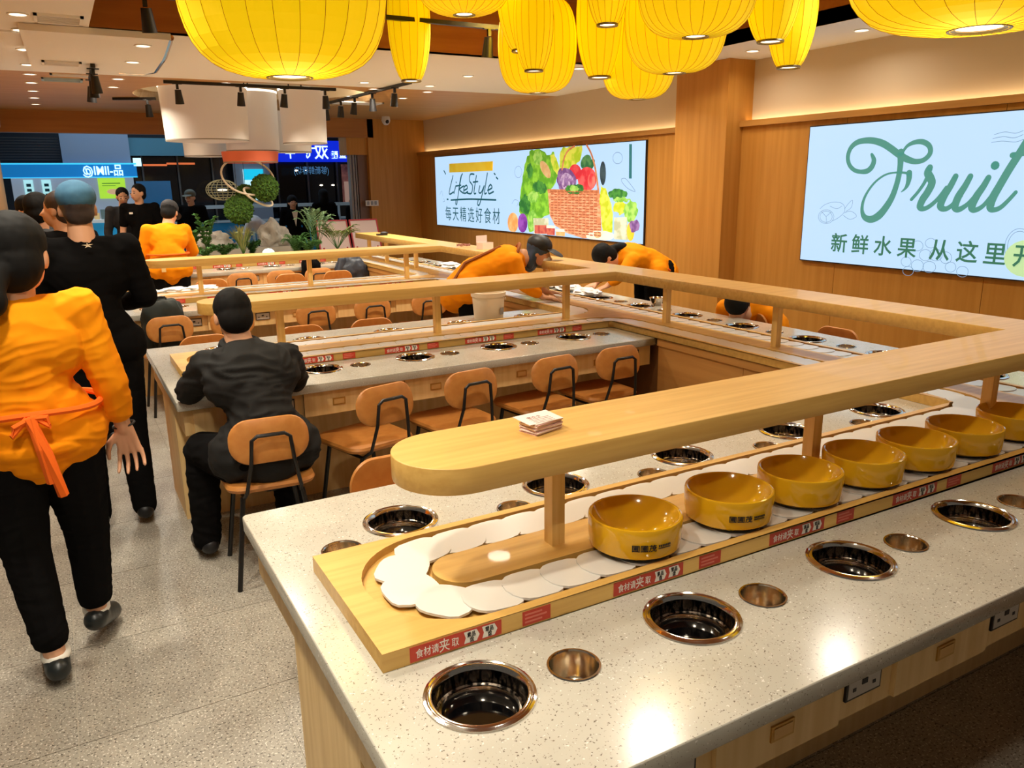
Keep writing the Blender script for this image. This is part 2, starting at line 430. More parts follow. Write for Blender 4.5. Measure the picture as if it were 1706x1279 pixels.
# belt tiles
path = rounded(comb(.149, .598, .1485, .2, YC, YC[3] + .149, .14), 14)
pts = [Vector((p[0], p[1])) for p in path]; pts.append(pts[0])
seg = [(b - a).length for a, b in zip(pts, pts[1:])]; total = sum(seg)
NT = int(total / .1053); step = total / NT
belt = empty('conveyor_belt', (SX, YN, .78)); tag(belt, 'endless belt of overlapping white crescent plates circling inside the wooden track', 'conveyor belt')
tp = [(-.066, -.055), (-.048, -.063), (-.02, -.064), (.006, -.063), (.026, -.058), (.041, -.046), (.051, -.028), (.056, 0), (.051, .028), (.041, .046), (.026, .058), (.006, .063), (-.02, .064), (-.048, .063), (-.066, .055), (-.080, .03), (-.084, 0), (-.080, -.03)]
tb = MB().prism(tp, 0, .006)
for v in tb.b.verts: v.co.z += .03 * (v.co.x + .07)
tmesh = tb.mesh('belt_tile'); tmesh.materials.append(TILEW)
arr = []
d = 0; i = 0; acc = 0
for k in range(NT):
    s = k * step
    while acc + seg[i] < s: acc += seg[i]; i += 1
    u = (s - acc) / seg[i]; p = pts[i].lerp(pts[i + 1], u); tg = (pts[i + 1] - pts[i]).normalized()
    arr.append((p.x, p.y, math.atan2(-tg.y, -tg.x)))
arr.sort(key=lambda a: a[0] ** 2 + a[1] ** 2)
rest = bmesh.new()
for k, (x, yy, a) in enumerate(arr):
    if k < 290:
        o = bpy.data.objects.new('belt_tile', tmesh); o.location = (x - SX, yy - YN, .0015); o.rotation_euler = (0, 0, a); link(o, belt)
    else:
        M = Matrix.Translation((x - SX, yy - YN, .0015)) @ Matrix.Rotation(a, 4, 'Z')
        t = bmesh.new(); t.from_mesh(tmesh); t.transform(M); tmpm = bpy.data.meshes.new('t'); t.to_mesh(tmpm); t.free(); rest.from_mesh(tmpm); bpy.data.meshes.remove(tmpm)
me = bpy.data.meshes.new('far_belt_tiles'); rest.to_mesh(me); me.materials.append(TILEW); tag(obj_from(me, 'far_belt_tiles', TILEW, belt), kind='stuff')

# stickers on the deck front faces
def sticker_long():
    s = MB().box(0, .212, -.0012, 0, 0, .034).build('sticker', RED)
    F = frame_m((.012, -.0016, .008), (1, 0, 0), (0, 0, 1))
    text('食材请', .022, 'lettering', STW, F, s, .0003, .8)
    text('夹', .032, 'lettering', STW, frame_m((.064, -.0016, .005), (1, 0, 0), (0, 0, 1)), s, .0003, .8)
    text('取', .022, 'lettering', STW, frame_m((.093, -.0016, .008), (1, 0, 0), (0, 0, 1)), s, .0003, .8)
    for q, t in ((.122, '素品'), (.165, '荤品')):
        MB().face([(q, -.0016, .004), (q + .03, -.0016, .004), (q + .037, -.0016, .017), (q + .03, -.0016, .031), (q, -.0016, .031), (q + .004, -.0016, .017)]).build('white_tag', STW, s)
        text(t, .013, 'lettering', BLACKP, frame_m((q + .007, -.0022, .018), (1, 0, 0), (0, 0, 1)), s, .0003, .8)
        text('盘', .013, 'lettering', BLACKP, frame_m((q + .013, -.0022, .006), (1, 0, 0), (0, 0, 1)), s, .0003, .8)
    return s
def sticker_short():
    s = MB().box(0, .072, -.0012, 0, 0, .034).build('sticker', RED)
    b = MB()
    for r in range(3): b.box(.006, .05 + .012 * (r % 2), -.0018, -.0012, .006 + r * .009, .010 + r * .009)
    b.build('print_lines', PINK, s)
    return s
sl0 = sticker_long(); ss0 = sticker_short(); first = True
for yc in YC[:3] + YC[3:]:
    for k in range(5):
        for proto, x in ((sl0, .503 + .512 * k), (ss0, .768 + .512 * k)):
            if x > 2.95: continue
            o = proto if (first and k == 0) else dup(proto)
            o.parent = housing; o.location = (x - SX, yc - DK - .0003 - YN, .0045)
    first = False

# overhead shelf comb with posts
SHZ = 1.04
shelf = empty('overhead_shelf', (SX, YN, SHZ)); tag(shelf, 'long pale wood plank shelf raised on posts above the conveyor', 'shelf')
o = plate('shelf_board', [rounded(comb(.14, .585, .1395, 0, YC[:3], 9.7, 0), 12)], SHZ, 1.102, WOOD, shelf, bevel=.002); o.location = -shelf.location
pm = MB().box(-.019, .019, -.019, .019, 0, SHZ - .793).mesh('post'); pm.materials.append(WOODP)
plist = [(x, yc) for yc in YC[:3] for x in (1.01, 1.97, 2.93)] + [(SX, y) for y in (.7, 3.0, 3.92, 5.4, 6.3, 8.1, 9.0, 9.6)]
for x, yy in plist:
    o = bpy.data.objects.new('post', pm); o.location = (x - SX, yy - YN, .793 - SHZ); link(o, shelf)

# worktops with holes
POT = [.581 + .534 * k for k in range(5)]; CUP = [.789 + .534 * k for k in range(5)]
POTB = [.75 + .534 * k for k in range(5)]; CUPB = [.545 + .534 * k for k in range(5)]
NAMES = ['nearest', 'second', 'third', 'farthest']
holes_all = []
for k, yc in enumerate(YC):
    hp = [(x, yc - .406) for x in POT] + [(x, yc + .422) for x in POTB]
    hc = [(x, yc - .418) for x in CUP] + [(x, yc + .328) for x in CUPB]
    loops = [rounded([(.357, yc - .706, .012), (3.14, yc - .706, 0), (3.14, yc + .706, 0), (.357, yc + .706, .02)], 4)]
    loops += [circle(x, yy, .103) for x, yy in hp] + [circle(x, yy, .05, 24) for x, yy in hc]
    o = plate('worktop', loops, .706, .75, STONE, None, bevel=.003)
    tag(o, 'speckled pale quartz worktop of the %s counter from the camera, with round wells' % NAMES[k], 'worktop')
    holes_all.append((hp, hc))
sp_p = [(3.86, 1.05 + .534 * k) for k in range(16)]; sp_c = [(3.875, 1.32 + .534 * k) for k in range(16)]
o = plate('worktop', [[(SX, YN), (4.085, YN), (4.085, 9.75), (SX, 9.75)]] + [circle(x, yy, .103) for x, yy in sp_p] + [circle(x, yy, .05, 24) for x, yy in sp_c], .706, .75, STONE, None, bevel=.003)
tag(o, 'long speckled pale quartz worktop along the wall side of the conveyor', 'worktop')

# pot wells and sauce cups
pot0 = empty('hot_pot_well')
MB().lathe([(.101, -.001), (.11, .0005), (.109, .004), (.104, .006), (.101, .004), (.098, .0055), (.093, .0055), (.09, .001), (.088, -.004)], 40).build('rim_ring', STEEL, pot0, smooth=True)
MB().lathe([(.088, -.004), (.087, -.034), (.082, -.038)], 40).build('perforated_wall', STEELB, pot0, smooth=True)
MB().lathe([(.082, -.038), (.08, -.034), (.075, -.034), (.073, -.04), (.072, -.052)], 40).build('inner_ring', STEEL, pot0, smooth=True)
MB().lathe([(.073, -.052), (0, -.052)], 40).build('hob_glass', GLASSB, pot0, smooth=True)
cup0 = empty('sauce_cup_well')
MB().lathe([(.049, -.001), (.056, .001), (.055, .003), (.051, .003), (.049, 0)], 32).build('rim_ring', STEEL, cup0, smooth=True)
MB().lathe([(.049, 0), (.048, -.02), (.045, -.05), (.036, -.062), (.02, -.066), (0, -.067)], 32).build('cup_bowl', CUPST, cup0, smooth=True)
up = uc = True
def put(proto, used, x, yy, label, cat, group):
    o = proto if not used else dup(proto)
    o.location = (x, yy, .75); tag(o, label, cat, group); return o
np_ = nc_ = 0
for k, (hp, hc) in enumerate(holes_all):
    for j, (x, yy) in enumerate(hp):
        side = 'front' if j < 5 else 'back'
        put(pot0, np_ > 0, x, yy, 'round steel hot pot well, %s from the aisle end, %s side of the %s counter' % (ORD[j % 5], side, NAMES[k]), 'hot pot', 'hot pot wells sunk in the %s counter' % NAMES[k]); np_ += 1
    for j, (x, yy) in enumerate(hc):
        side = 'front' if j < 5 else 'back'
        put(cup0, nc_ > 0, x, yy, 'small steel sauce cup, %s from the aisle end, %s side of the %s counter' % (ORD[j % 5], side, NAMES[k]), 'cup', 'steel sauce cups sunk in the %s counter' % NAMES[k]); nc_ += 1
for j, (x, yy) in enumerate(sp_p):
    put(pot0, True, x, yy, 'steel hot pot well along the wall counter, the %s from its near end' % ORD[j], 'hot pot', 'hot pot wells along the wall counter')
for j, (x, yy) in enumerate(sp_c):
    put(cup0, True, x, yy, 'small steel sauce cup along the wall counter, the %s from its near end' % ORD[j], 'cup', 'steel sauce cups along the wall counter')

# cabinets under the counters
drawer_m = MB().box(-.175, .175, -.012, .004, -.061, .061).mesh('drawer'); drawer_m.materials.append(WOODV)
hb = MB().box(-.032, .032, -.016, -.012, -.018, .018)
hand_m = hb.mesh('handle'); hand_m.materials.append(mat('brass_handle', (196, 150, 74), .35, .6))
hin_m = MB().box(-.026, .026, -.0175, -.016, -.012, .012).mesh('handle_recess'); hin_m.materials.append(mat('handle_recess', (214, 168, 100), .5))
ctl_m = MB().box(-.057, .057, -.006, .004, -.03, .03).mesh('control_panel'); ctl_m.materials.append(BLACKP)
scr_m = MB().box(-.0515, .0515, -.0075, -.006, -.0245, .0245).mesh('screen'); scr_m.materials.append(mat('control_face', (188, 180, 170), .3))
but_m = MB().box(-.010, .008, -.009, -.0075, .0, .012).box(-.038, -.028, -.0085, -.0075, -.010, -.002).box(.026, .036, -.0085, -.0075, -.010, -.002).mesh('button'); but_m.materials.append(BLACKP)
def tray(x0, x1, y0, y1, z0, z1, w=.016):
    return MB().box(x0, x1, y0, y1, z0, z0 + w).box(x0, x1, y0, y0 + w, z0 + w, z1).box(x0, x1, y1 - w, y1, z0 + w, z1).box(x0, x0 + w, y0 + w, y1 - w, z0 + w, z1).box(x1 - w, x1, y0 + w, y1 - w, z0 + w, z1)
for k, yc in enumerate(YC):
    t = empty('drawer_cabinet', (.385, yc, 0))
    tag(t, 'light wood cabinet base with drawers and control panels under the %s counter' % NAMES[k], 'cabinet')
    MB().box(0, 2.74, -.25, .26, 0, .7055).build('support_wall', WOODV, t)
    tray(0, 2.74, -.66, -.25, .575, .7055).build('front_drawer_box', WOODV, t)
    tray(0, 2.74, .26, .66, .575, .7055).build('back_drawer_box', WOODV, t)
    for j, x in enumerate(POT):
        xx = x - .385 + (.0 if j else .02)
        o = bpy.data.objects.new('drawer', drawer_m); o.location = (xx, -.66, .640); link(o, t)
        h = bpy.data.objects.new('handle', hand_m); link(h, o); h = bpy.data.objects.new('handle_recess', hin_m); link(h, o)
        if x + .257 < 3.2:
            c = bpy.data.objects.new('control_panel', ctl_m); c.location = (x - .385 + .257, -.66, .650); link(c, t)
            link(bpy.data.objects.new('screen', scr_m), c); link(bpy.data.objects.new('button', but_m), c)
t = empty('drawer_cabinet', (SX, YN, 0)); tag(t, 'tall light wood panelled base carrying the conveyor along the wall', 'cabinet')
MB().box(-.21, .3, 0, 9.4, 0, .7055).build('support_wall', mat('joint_wood_dark', (120, 76, 34), .7), t)
INP = mat('inner_panel_wood', (206, 150, 82), .45, c2=(190, 134, 70), noise_scale=2, stretch=(10, .6, 10), detail=5)
edges = [YN] + sorted(sum([[yc - .715, yc + .715] for yc in YC[:3]], [])) + [YC[3] - .715]
for a in range(0, len(edges), 2):
    y0, y1 = edges[a], edges[a + 1]
    nn = max(1, round((y1 - y0) / .72))
    for q in range(nn):
        MB().box(-.232, -.21, y0 + (y1 - y0) * q / nn + .0015 - YN, y0 + (y1 - y0) * (q + 1) / nn - .0015 - YN, .0, .700).build('panel', INP, t)
    MB().box(-.244, -.21, y0 - YN, y1 - YN, .703, .7495).build('fascia_strip', INP, t)
tray(.3, .66, 0, 9.4, .575, .7055).build('wall_side_drawer_box', WOODV, t)
# ------------------------------------------------------------ bowls on the belt
def bowl():
    t = empty('serving_bowl')
    MB().lathe([(0, .006), (.108, .006), (.116, .012), (.1185, .03), (.1205, .08), (.1185, .086), (.1145, .0875), (.1105, .086), (.104, .074), (.09, .058), (.07, .044), (.045, .035), (.02, .032), (0, .0315)], 48).build('bowl_body', BOWLY, t, smooth=True)
    MB().lathe([(0, 0), (.1, 0), (.104, .003), (.102, .0065), (0, .0065)], 36).build('rubber_foot', BLACKP, t, smooth=True)
    o = text('圃圃茂', .021, 'logo', BLACKP, Matrix.Identity(4), t, .0003, 1.0, .0003)
    me = o.data
    b = bmesh.new(); b.from_mesh(me)
    q = bmesh.ops.create_cube(b, size=1, matrix=Matrix.Translation((.085, .004, 0)) @ Matrix.Diagonal((.036, .0022, .0006, 1)))
    for k in range(7): bmesh.ops.create_cube(b, size=1, matrix=Matrix.Translation((.070 + k * .0052, .0115, 0)) @ Matrix.Diagonal((.0038, .006, .0006, 1)))
    for v in b.verts:
        a = R(-134) + v.co.x / .12; r = .1208 + v.co.z
        v.co = Vector((r * math.cos(a), r * math.sin(a), .038 + v.co.y * .9 - .002))
    b.to_mesh(me); b.free()
    return t
b0 = bowl()
BX = [1.18, 1.505, 1.787, 2.068, 2.33, 2.594, 2.895]
for k, x in enumerate(BX):
    o = b0 if k == 0 else dup(b0)
    o.location = (x, 1.462, .7945); o.rotation_euler = (0, 0, R((2, 0, 170, 184, 176, 190, 181)[k]))
    tag(o, 'yellow ceramic serving bowl%s, %s from the aisle end of the belt' % (' with black printed logo' if k < 2 else '', ORD[k]), 'bowl', 'yellow serving bowls on the nearest belt')

# ------------------------------------------------------------ chairs
def pad(out, th, m, name, parent, M, dome=.4, bend=0, bendy=0):
    """soft rounded slab from a closed 2D outline, in the local xy plane"""
    b = MB(); n = len(out); rows = []
    for sc, z in ((0.02, th * .5), (.5, th * .5), (.85, th * .46), (.97, th * .3), (1, 0), (.97, -th * .3), (.85, -th * .46), (.5, -th * .5), (.02, -th * .5)):
        rows.append([b.b.verts.new((x * sc, y * sc, z + bend * (x * sc) ** 2 + bendy * (y * sc) ** 2)) for x, y in out])
    for r0, r1 in zip(rows, rows[1:]):
        for i in range(n): b.b.faces.new([r0[i], r0[(i + 1) % n], r1[(i + 1) % n], r1[i]])
    b.b.faces.new(rows[0]); b.b.faces.new(rows[-1][::-1])
    b.b.transform(M)
    return b.build(name, m, parent, smooth=True)
def chair():
    t = empty('dining_chair')
    so = rounded([(-.185, -.19, .07), (.185, -.19, .07), (.205, .2, .09), (-.205, .2, .09)], 6)
    pad(so, .045, LEATHER, 'seat', t, Matrix.Translation((0, 0, .44)), bendy=.25, bend=.25)
    bo = rounded([(-.165, -.095, .085), (.165, -.095, .085), (.165, .095, .085), (-.165, .095, .085)], 7)
    pad(bo, .026, LEATHER, 'backrest', t, Matrix.Translation((0, -.21, .668)) @ Matrix.Rotation(R(80), 4, 'X'), bend=-.9)
    fr = MB()
    fr.tube([(-.12, -.15, .405), (-.112, -.215, .45), (-.088, -.244, .58), (-.078, -.25, .685), (-.055, -.25, .702), (.055, -.25, .702), (.078, -.25, .685), (.088, -.244, .58), (.112, -.215, .45), (.12, -.15, .405)], .0085, 8)
    fr.tube([(-.12, -.15, .405), (-.13, .15, .405), (.13, .15, .405), (.12, -.15, .405)], .008, 6)
    fr.build('back_frame', BLACK, t, smooth=True)
    for sx, sy in ((-1, -1), (1, -1), (-1, 1), (1, 1)):
        MB().tube([(sx * .125, sy * .15, .41), (sx * .18, sy * .19, 0.0)], .011, 8).build('leg', BLACK, t, smooth=True)
    return t
ch0 = chair(); cused = [False]
def place_chair(x, y, deg, label, group):
    o = ch0 if not cused[0] else dup(ch0)
    cused[0] = True
    o.location = (x, y, 0); o.rotation_euler = (0, 0, R(deg)); tag(o, label, 'chair', group); return o
place_chair(.665, 3.43, -4, 'tan chair with black frame that the seated man in the black jacket sits on', 'chairs in front of the second counter')
for k, (x, y, d) in enumerate(((1.22, 3.68, 14), (1.73, 3.73, 8), (2.28, 3.77, 6), (2.74, 3.79, 3))):
    place_chair(x, y, d, 'empty tan chair with black frame, %s to the right of the seated man' % ORD[k], 'chairs in front of the second counter')
for k, x in enumerate((.93, 1.46, 2.0, 2.53)):
    place_chair(x, 2.34, 180, 'tan chair tucked behind the nearest counter, %s from the aisle end' % ORD[k], 'chairs behind the nearest counter')
for k, x in enumerate((.62, 1.08, 1.74, 2.22, 2.76)):
    place_chair(x, 6.52 if k else 6.5, (2, 0, 0, 2, -3)[k], 'tan chair at the front side of the third counter, %s from the aisle end' % ORD[k], 'chairs in front of the third counter')
for k, x in enumerate((.73, 1.36, 1.87)):
    place_chair(x, 5.18, 180, 'tan chair tucked behind the second counter, %s from the aisle end' % ORD[k], 'chairs behind the second counter')
for k, x in enumerate((1.3, 2.12, 2.65)):
    place_chair(x, 8.48, 178, 'tan chair behind the third counter, %s from the aisle end' % ORD[k], 'chairs behind the third counter')
for k, x in enumerate((1.70, 2.13, 2.56, 2.91)):
    place_chair(x, 9.26, 0, 'tan chair in front of the farthest counter, %s from the aisle end' % ORD[k], 'chairs in front of the farthest counter')
for k, y in enumerate((2.5, 3.3, 4.05)):
    place_chair(4.10, y, 90, 'tan chair along the wall counter, %s from its near end' % ORD[k], 'chairs along the wall counter')

# ------------------------------------------------------------ yellow silk lanterns
LANS = [(0.88, 3.32, 2.11, 0.4, 0.72, 'r'), (2.33, 5.53, 2.4, 0.15, 0.79, 's'), (2.31, 4.62, 2.68, 0.3, 0.55, 'r'), (2.77, 4.68, 2.51, 0.18, 0.74, 's'), (2.74, 4.52, 2.37, 0.125, 0.61, 's'), (3.06, 5.0, 2.3, 0.275, 0.63, 'r'), (3.37, 4.69, 2.38, 0.165, 0.78, 's'), (2.8, 3.83, 2.53, 0.125, 0.57, 's'), (2.87, 3.19, 2.38, 0.29, 0.51, 'r'), (3.31, 3.85, 2.31, 0.3, 0.64, 'r'), (3.68, 4.66, 2.25, 0.265, 0.64, 'r'), (3.73, 3.51, 2.46, 0.16, 0.66, 's'), (3.96, 3.57, 2.34, 0.145, 0.69, 's'), (2.88, 1.76, 2.19, 0.45, 0.48, 'r')]
def lantern(x, y, z, r, h, typ, label):
    t = empty('pendant_lantern', (x, y, z)); tag(t, label, 'lantern', 'yellow silk lanterns over the nearer counters')
    prof = []; n = 18; rb = .2 * r if typ == 'r' else .42 * r
    for i in range(n + 1):
        u = i / n; a = math.sin(PI * u) ** (.62 if typ == 'r' else .75)
        prof.append((max(rb * 1.0, rb + (r - rb) * a), h * (u - .11 * math.sin(2 * PI * u) * (1 if typ == 'r' else .2))))
    nr = 26 if typ == 'r' else 16; seg = nr * 3
    b = MB(); rows = []
    for rr, zz in prof:
        rows.append([b.b.verts.new(((rr * (1 if i % 3 == 0 else .988)) * math.cos(2 * PI * i / seg), (rr * (1 if i % 3 == 0 else .988)) * math.sin(2 * PI * i / seg), zz)) for i in range(seg)])
    for a0, a1 in zip(rows, rows[1:]):
        for i in range(seg): b.b.faces.new([a0[i], a0[(i + 1) % seg], a1[(i + 1) % seg], a1[i]])
    b.build('silk_shade', LANT, t, smooth=False)
    rb_ = MB()
    for k in range(nr):
        a = 2 * PI * k / nr; ca, sa = math.cos(a), math.sin(a)
        rb_.tube([((rr + .0005) * ca, (rr + .0005) * sa, zz) for rr, zz in prof], .0011, 3, cap=False)
    rb_.build('wire_ribs', mat('rib_ochre', (150, 112, 10), .7), t)
    MB().lathe([(rb * .82, .004), (rb * 1.12, -.002), (rb * 1.16, .004), (rb * 1.12, .012), (rb * .9, .012), (rb * .82, .004)], 32).build('bottom_ring', mat('ring_metal', (130, 118, 92), .4, .8), t, smooth=True)
    MB().lathe([(rb * .84, .008), (0, .008)], 24).build('diffuser', LAMPON, t)
    MB().lathe([(rb * 1.1, h - .004), (rb * 1.1, h + .006), (0, h + .012)], 24).build('top_cap', mat('cap_yellow', (214, 170, 10), .6), t)
    MB().tube([(0, 0, h), (0, 0, 3.2 - z)], .004, 6).build('cord', BLACKP, t)
LN = ['huge round yellow lantern hanging nearest the upper left', 'slim yellow lantern alone beside the huge round one', 'round yellow lantern cut by the top edge, between the two slim ones', 'slim yellow lantern in front of the egg-shaped round one', 'narrow yellow lantern half hidden behind a slim one at the middle',
      'egg-shaped round yellow lantern at the middle with lowest bottom there', 'slim tall yellow lantern left of the low round one', 'small short yellow lantern high in front of the slim tall one', 'large round yellow lantern with a bright downlight ring, right of middle', 'large round yellow lantern just behind and below the one with the bright ring',
      'low round yellow lantern with lowest bottom, right of middle', 'slim yellow lantern with bright ring near the wooden column', 'slim yellow lantern hanging lowest in front of the beige upper wall', 'very large flattened yellow lantern cut by the top right corner']
for a, l in zip(LANS, LN): lantern(*a, l)
lamp('POINT', 'lantern_glow', (.9, 3.3, 1.98), 3.5, color=(1, .74, .25), size=.1)
lamp('POINT', 'lantern_glow', (2.9, 1.8, 2.05), 3.5, color=(1, .74, .25), size=.1)

# ------------------------------------------------------------ downlights, track spots, camera dome
dl0 = empty('downlight')
MB().lathe([(.058, 0), (.06, -.006), (.048, -.007), (.045, -.002)], 28).build('trim_ring', WHITE, dl0, smooth=True)
MB().lathe([(.045, -.003), (0, -.003)], 24).build('diffuser', LAMPON, dl0)
def dl(x, y, lab, grp, z=ZC):
    global dl_used
    o = dup(dl0) if dl_used else dl0
    dl_used = True
    o.location = (x, y, z); tag(o, lab, 'downlight', grp)
dl_used = False
for k, (x, y) in enumerate(DOWN_LEFT): dl(x, y, 'small recessed downlight in the left ceiling row, %s from the camera' % ORD[k], 'left row of downlights', ZC - (.046 if False else 0))
for k, (x, y) in enumerate(DOWN_MID): dl(x, y, 'small recessed downlight along the dropped ceiling panel, %s from the camera' % ORD[k], 'second row of downlights', ZC - (.045 if y < 8.2 and x < .9 else 0))
for k, (x, y) in enumerate(DOWN_RIGHT): dl(x, y, 'small recessed downlight in the ceiling above the far counters, %s of that cluster' % ORD[k], 'downlights over the far counters')
for k, (x, y) in enumerate(DOWN_WALL): dl(x, y, 'small recessed downlight in the white strip beside the right wall, %s' % ORD[k], 'downlights beside the right wall')
for k, (x, y) in enumerate(DOWN_NEAR): dl(x, y, 'recessed downlight over the aisle before the left row, %s nearest' % ORD[3 - k], 'downlights over the near aisle')
def track(x0, y0, x1, y1, z, heads, lab, hl=None, drop=.0, tilt=10):
    t = empty('track_light', ((x0 + x1) / 2, (y0 + y1) / 2, z)); tag(t, lab, 'track light')
    c = Vector(((x0 + x1) / 2, (y0 + y1) / 2, z))
    d = Vector((x1 - x0, y1 - y0, 0)); ln = d.length; a = math.atan2(d.y, d.x)
    MB().box(-ln / 2, ln / 2, -.017, .017, -.03, -.002).build('track_rail', BLACK, t, rot=(0, 0, a))
    for k, s in enumerate(heads):
        p = d * (s - .5)
        h = empty('spot_head', (p.x, p.y, -.03)); h.parent = t
        MB().box(-.012, .012, -.012, .012, -.05, .0).box(-.045, .045, -.014, .014, -.004, .004).build('bracket', BLACK, h)
        MB().lathe([(.0, -.055), (.03, -.055), (.034, -.1), (.043, -.19), (.04, -.19), (.03, -.165), (0, -.165)], 20).build('spot_can', BLACK, h, rot=(R(tilt), R(4 * (k % 3 - 1)), 0), smooth=True)
    return t
track(-.2, 5.4, 4.6, 5.4, 2.80, (.17, .645, .9), 'long black track with spotlights inside the wooden ceiling bay above the lanterns')
track(3.2, 10.6, 3.36, 8.0, ZC, (.05, .25, .42, .62, .85), 'black track with five spotlights before the far right pier')
track(1.1, 8.9, 2.85, 8.9, ZC, (.07, .42, .68, .93), 'black track with four spotlights in front of the white drum lamps')
track(.42, 7.6, .44, 8.6, ZC - .045, (.1, .45, .9), 'short black track with three spotlights left of the white drum lamps')
track(.76, 10.8, 1.2, 10.6, ZC, (.8,), 'short black track with a single spotlight behind the drum lamps at left')
# rods holding the bay track
MB().tube([(.0, 0, 0), (0, 0, .4)], .006, 6).build('rod', BLACK, bpy.data.objects['track_light'], loc=(-1, 0, 0))
MB().tube([(.0, 0, 0), (0, 0, .4)], .006, 6).build('rod', BLACK, bpy.data.objects['track_light'], loc=(1.2, 0, 0))
cd = empty('security_camera', (4.72, 12.3, ZC)); tag(cd, 'white dome security camera hanging from the ceiling by the far right pier', 'camera')
MB().lathe([(0, 0), (.06, 0), (.065, -.03), (.07, -.06), (.055, -.1), (.03, -.125), (0, -.13)], 24).build('housing', mat('camera_white', (220, 214, 206), .5), cd, smooth=True)
MB().ell((0, -.055, -.08), (.03, .03, .03)).build('lens', BLACKP, cd, smooth=True)

# ------------------------------------------------------------ drum lamps, hoops and moss balls over the planter
def drum(x, y, z0, z1, r, lab, m=FABW, lit=True, seg=48):
    t = empty('drum_lamp', (x, y, z0)); tag(t, lab, 'lamp', 'drum shades over the planter')
    h = z1 - z0
    MB().lathe([(r * .95, 0), (r, h), (r - .006, h), (r * .95 - .006, .0), (r * .95, 0)], seg).build('shade', m, t, smooth=True)
    MB().lathe([(r * .95 + .002, 0), (r * .95 + .004, .012), (r * .95, .014)], seg).build('bottom_hem', mat('hem_grey', (150, 142, 130), .7), t)
    if lit: MB().lathe([(r + .003, h - .02), (r + .006, h), (r - .01, h + .004), (r - .008, h - .02)], seg).build('light_rim', mat('rim_light', (255, 246, 230), emit=2.2), t, smooth=True)
    MB().lathe([(r * .94, .05), (0, .05)], seg).build('diffuser', mat('drum_diffuser', (236, 222, 200), .8, emit=.25), t)
    MB().tube([(-.01, 0, .05), (0, 0, ZC + .22 - z0)], .008, 6).build('stem', BLACK, t)
drum(1.62, 9.85, 2.19, 2.78, .47, 'largest white drum lampshade, leftmost over the planter')
drum(2.22, 10.35, 2.10, 2.80, .33, 'tall off-white drum lampshade between the two others')
drum(2.72, 9.80, 2.17, 2.79, .27, 'narrow white drum lampshade, rightmost over the planter')
drum(1.72, 10.75, 2.05, 2.6, .26, 'low white drum lampshade peeking from behind the largest one', lit=False)
drum(2.78, 10.6, 2.10, 2.6, .24, 'low white drum lampshade behind the rightmost one', lit=False)
drum(2.13, 10.12, 1.96, 2.09, .33, 'short coral red band shade hanging below the white drum lampshades', CORALL, lit=False)
hp = empty('hoop_pendant', (2.08, 10.12, 1.72)); tag(hp, 'pale curved hoop hanging below the coral shade', 'pendant')
def ringpts(r1, r2, M, n=40): return [M @ Vector((r1 * math.cos(2 * PI * i / n), r2 * math.sin(2 * PI * i / n), 0)) for i in range(n + 1)]
HOOP = mat('pale_hoop', (222, 208, 184), .5)
MB().tube(ringpts(.32, .24, Matrix.Rotation(R(62), 3, 'X') @ Matrix.Rotation(R(10), 3, 'Y')), .012, 8, cap=False).build('large_hoop', HOOP, hp, loc=(0, 0, .08), smooth=True)
MB().tube(ringpts(.22, .1, Matrix.Rotation(R(50), 3, 'X') @ Matrix.Rotation(R(34), 3, 'Y')), .014, 8, cap=False).build('small_hoop', HOOP, hp, loc=(.1, 0, -.16), smooth=True)
MB().tube([(0, 0, .28), (0, 0, .38)], .003, 4).build('cord', BLACKP, hp)
def moss(x, y, z, r, lab):
    t = empty('moss_ball', (x, y, z)); tag(t, lab, 'moss ball', 'moss balls under the hoop')
    b = MB(); bmesh.ops.create_icosphere(b.b, subdivisions=5, radius=r)
    for v in b.b.verts:
        d = v.co.normalized(); v.co += d * (noise.noise(d * 7) * .12 * r + noise.noise(d * 24 + Vector((3, 0, 0))) * .16 * r)
    b.build('moss', MOSS, t, smooth=False)
    MB().tube([(0, 0, r * .9), (0, 0, 2.1 - z)], .0025, 4).build('cord', BLACKP, t)
moss(1.93, 10.1, 1.41, .165, 'lowest moss ball, hanging lower left of the hoop')
moss(2.25, 10.05, 1.665, .16, 'largest moss ball, hanging at the right of the hoop')
moss(2.07, 10.3, 1.59, .12, 'small moss ball half hidden between the other two')

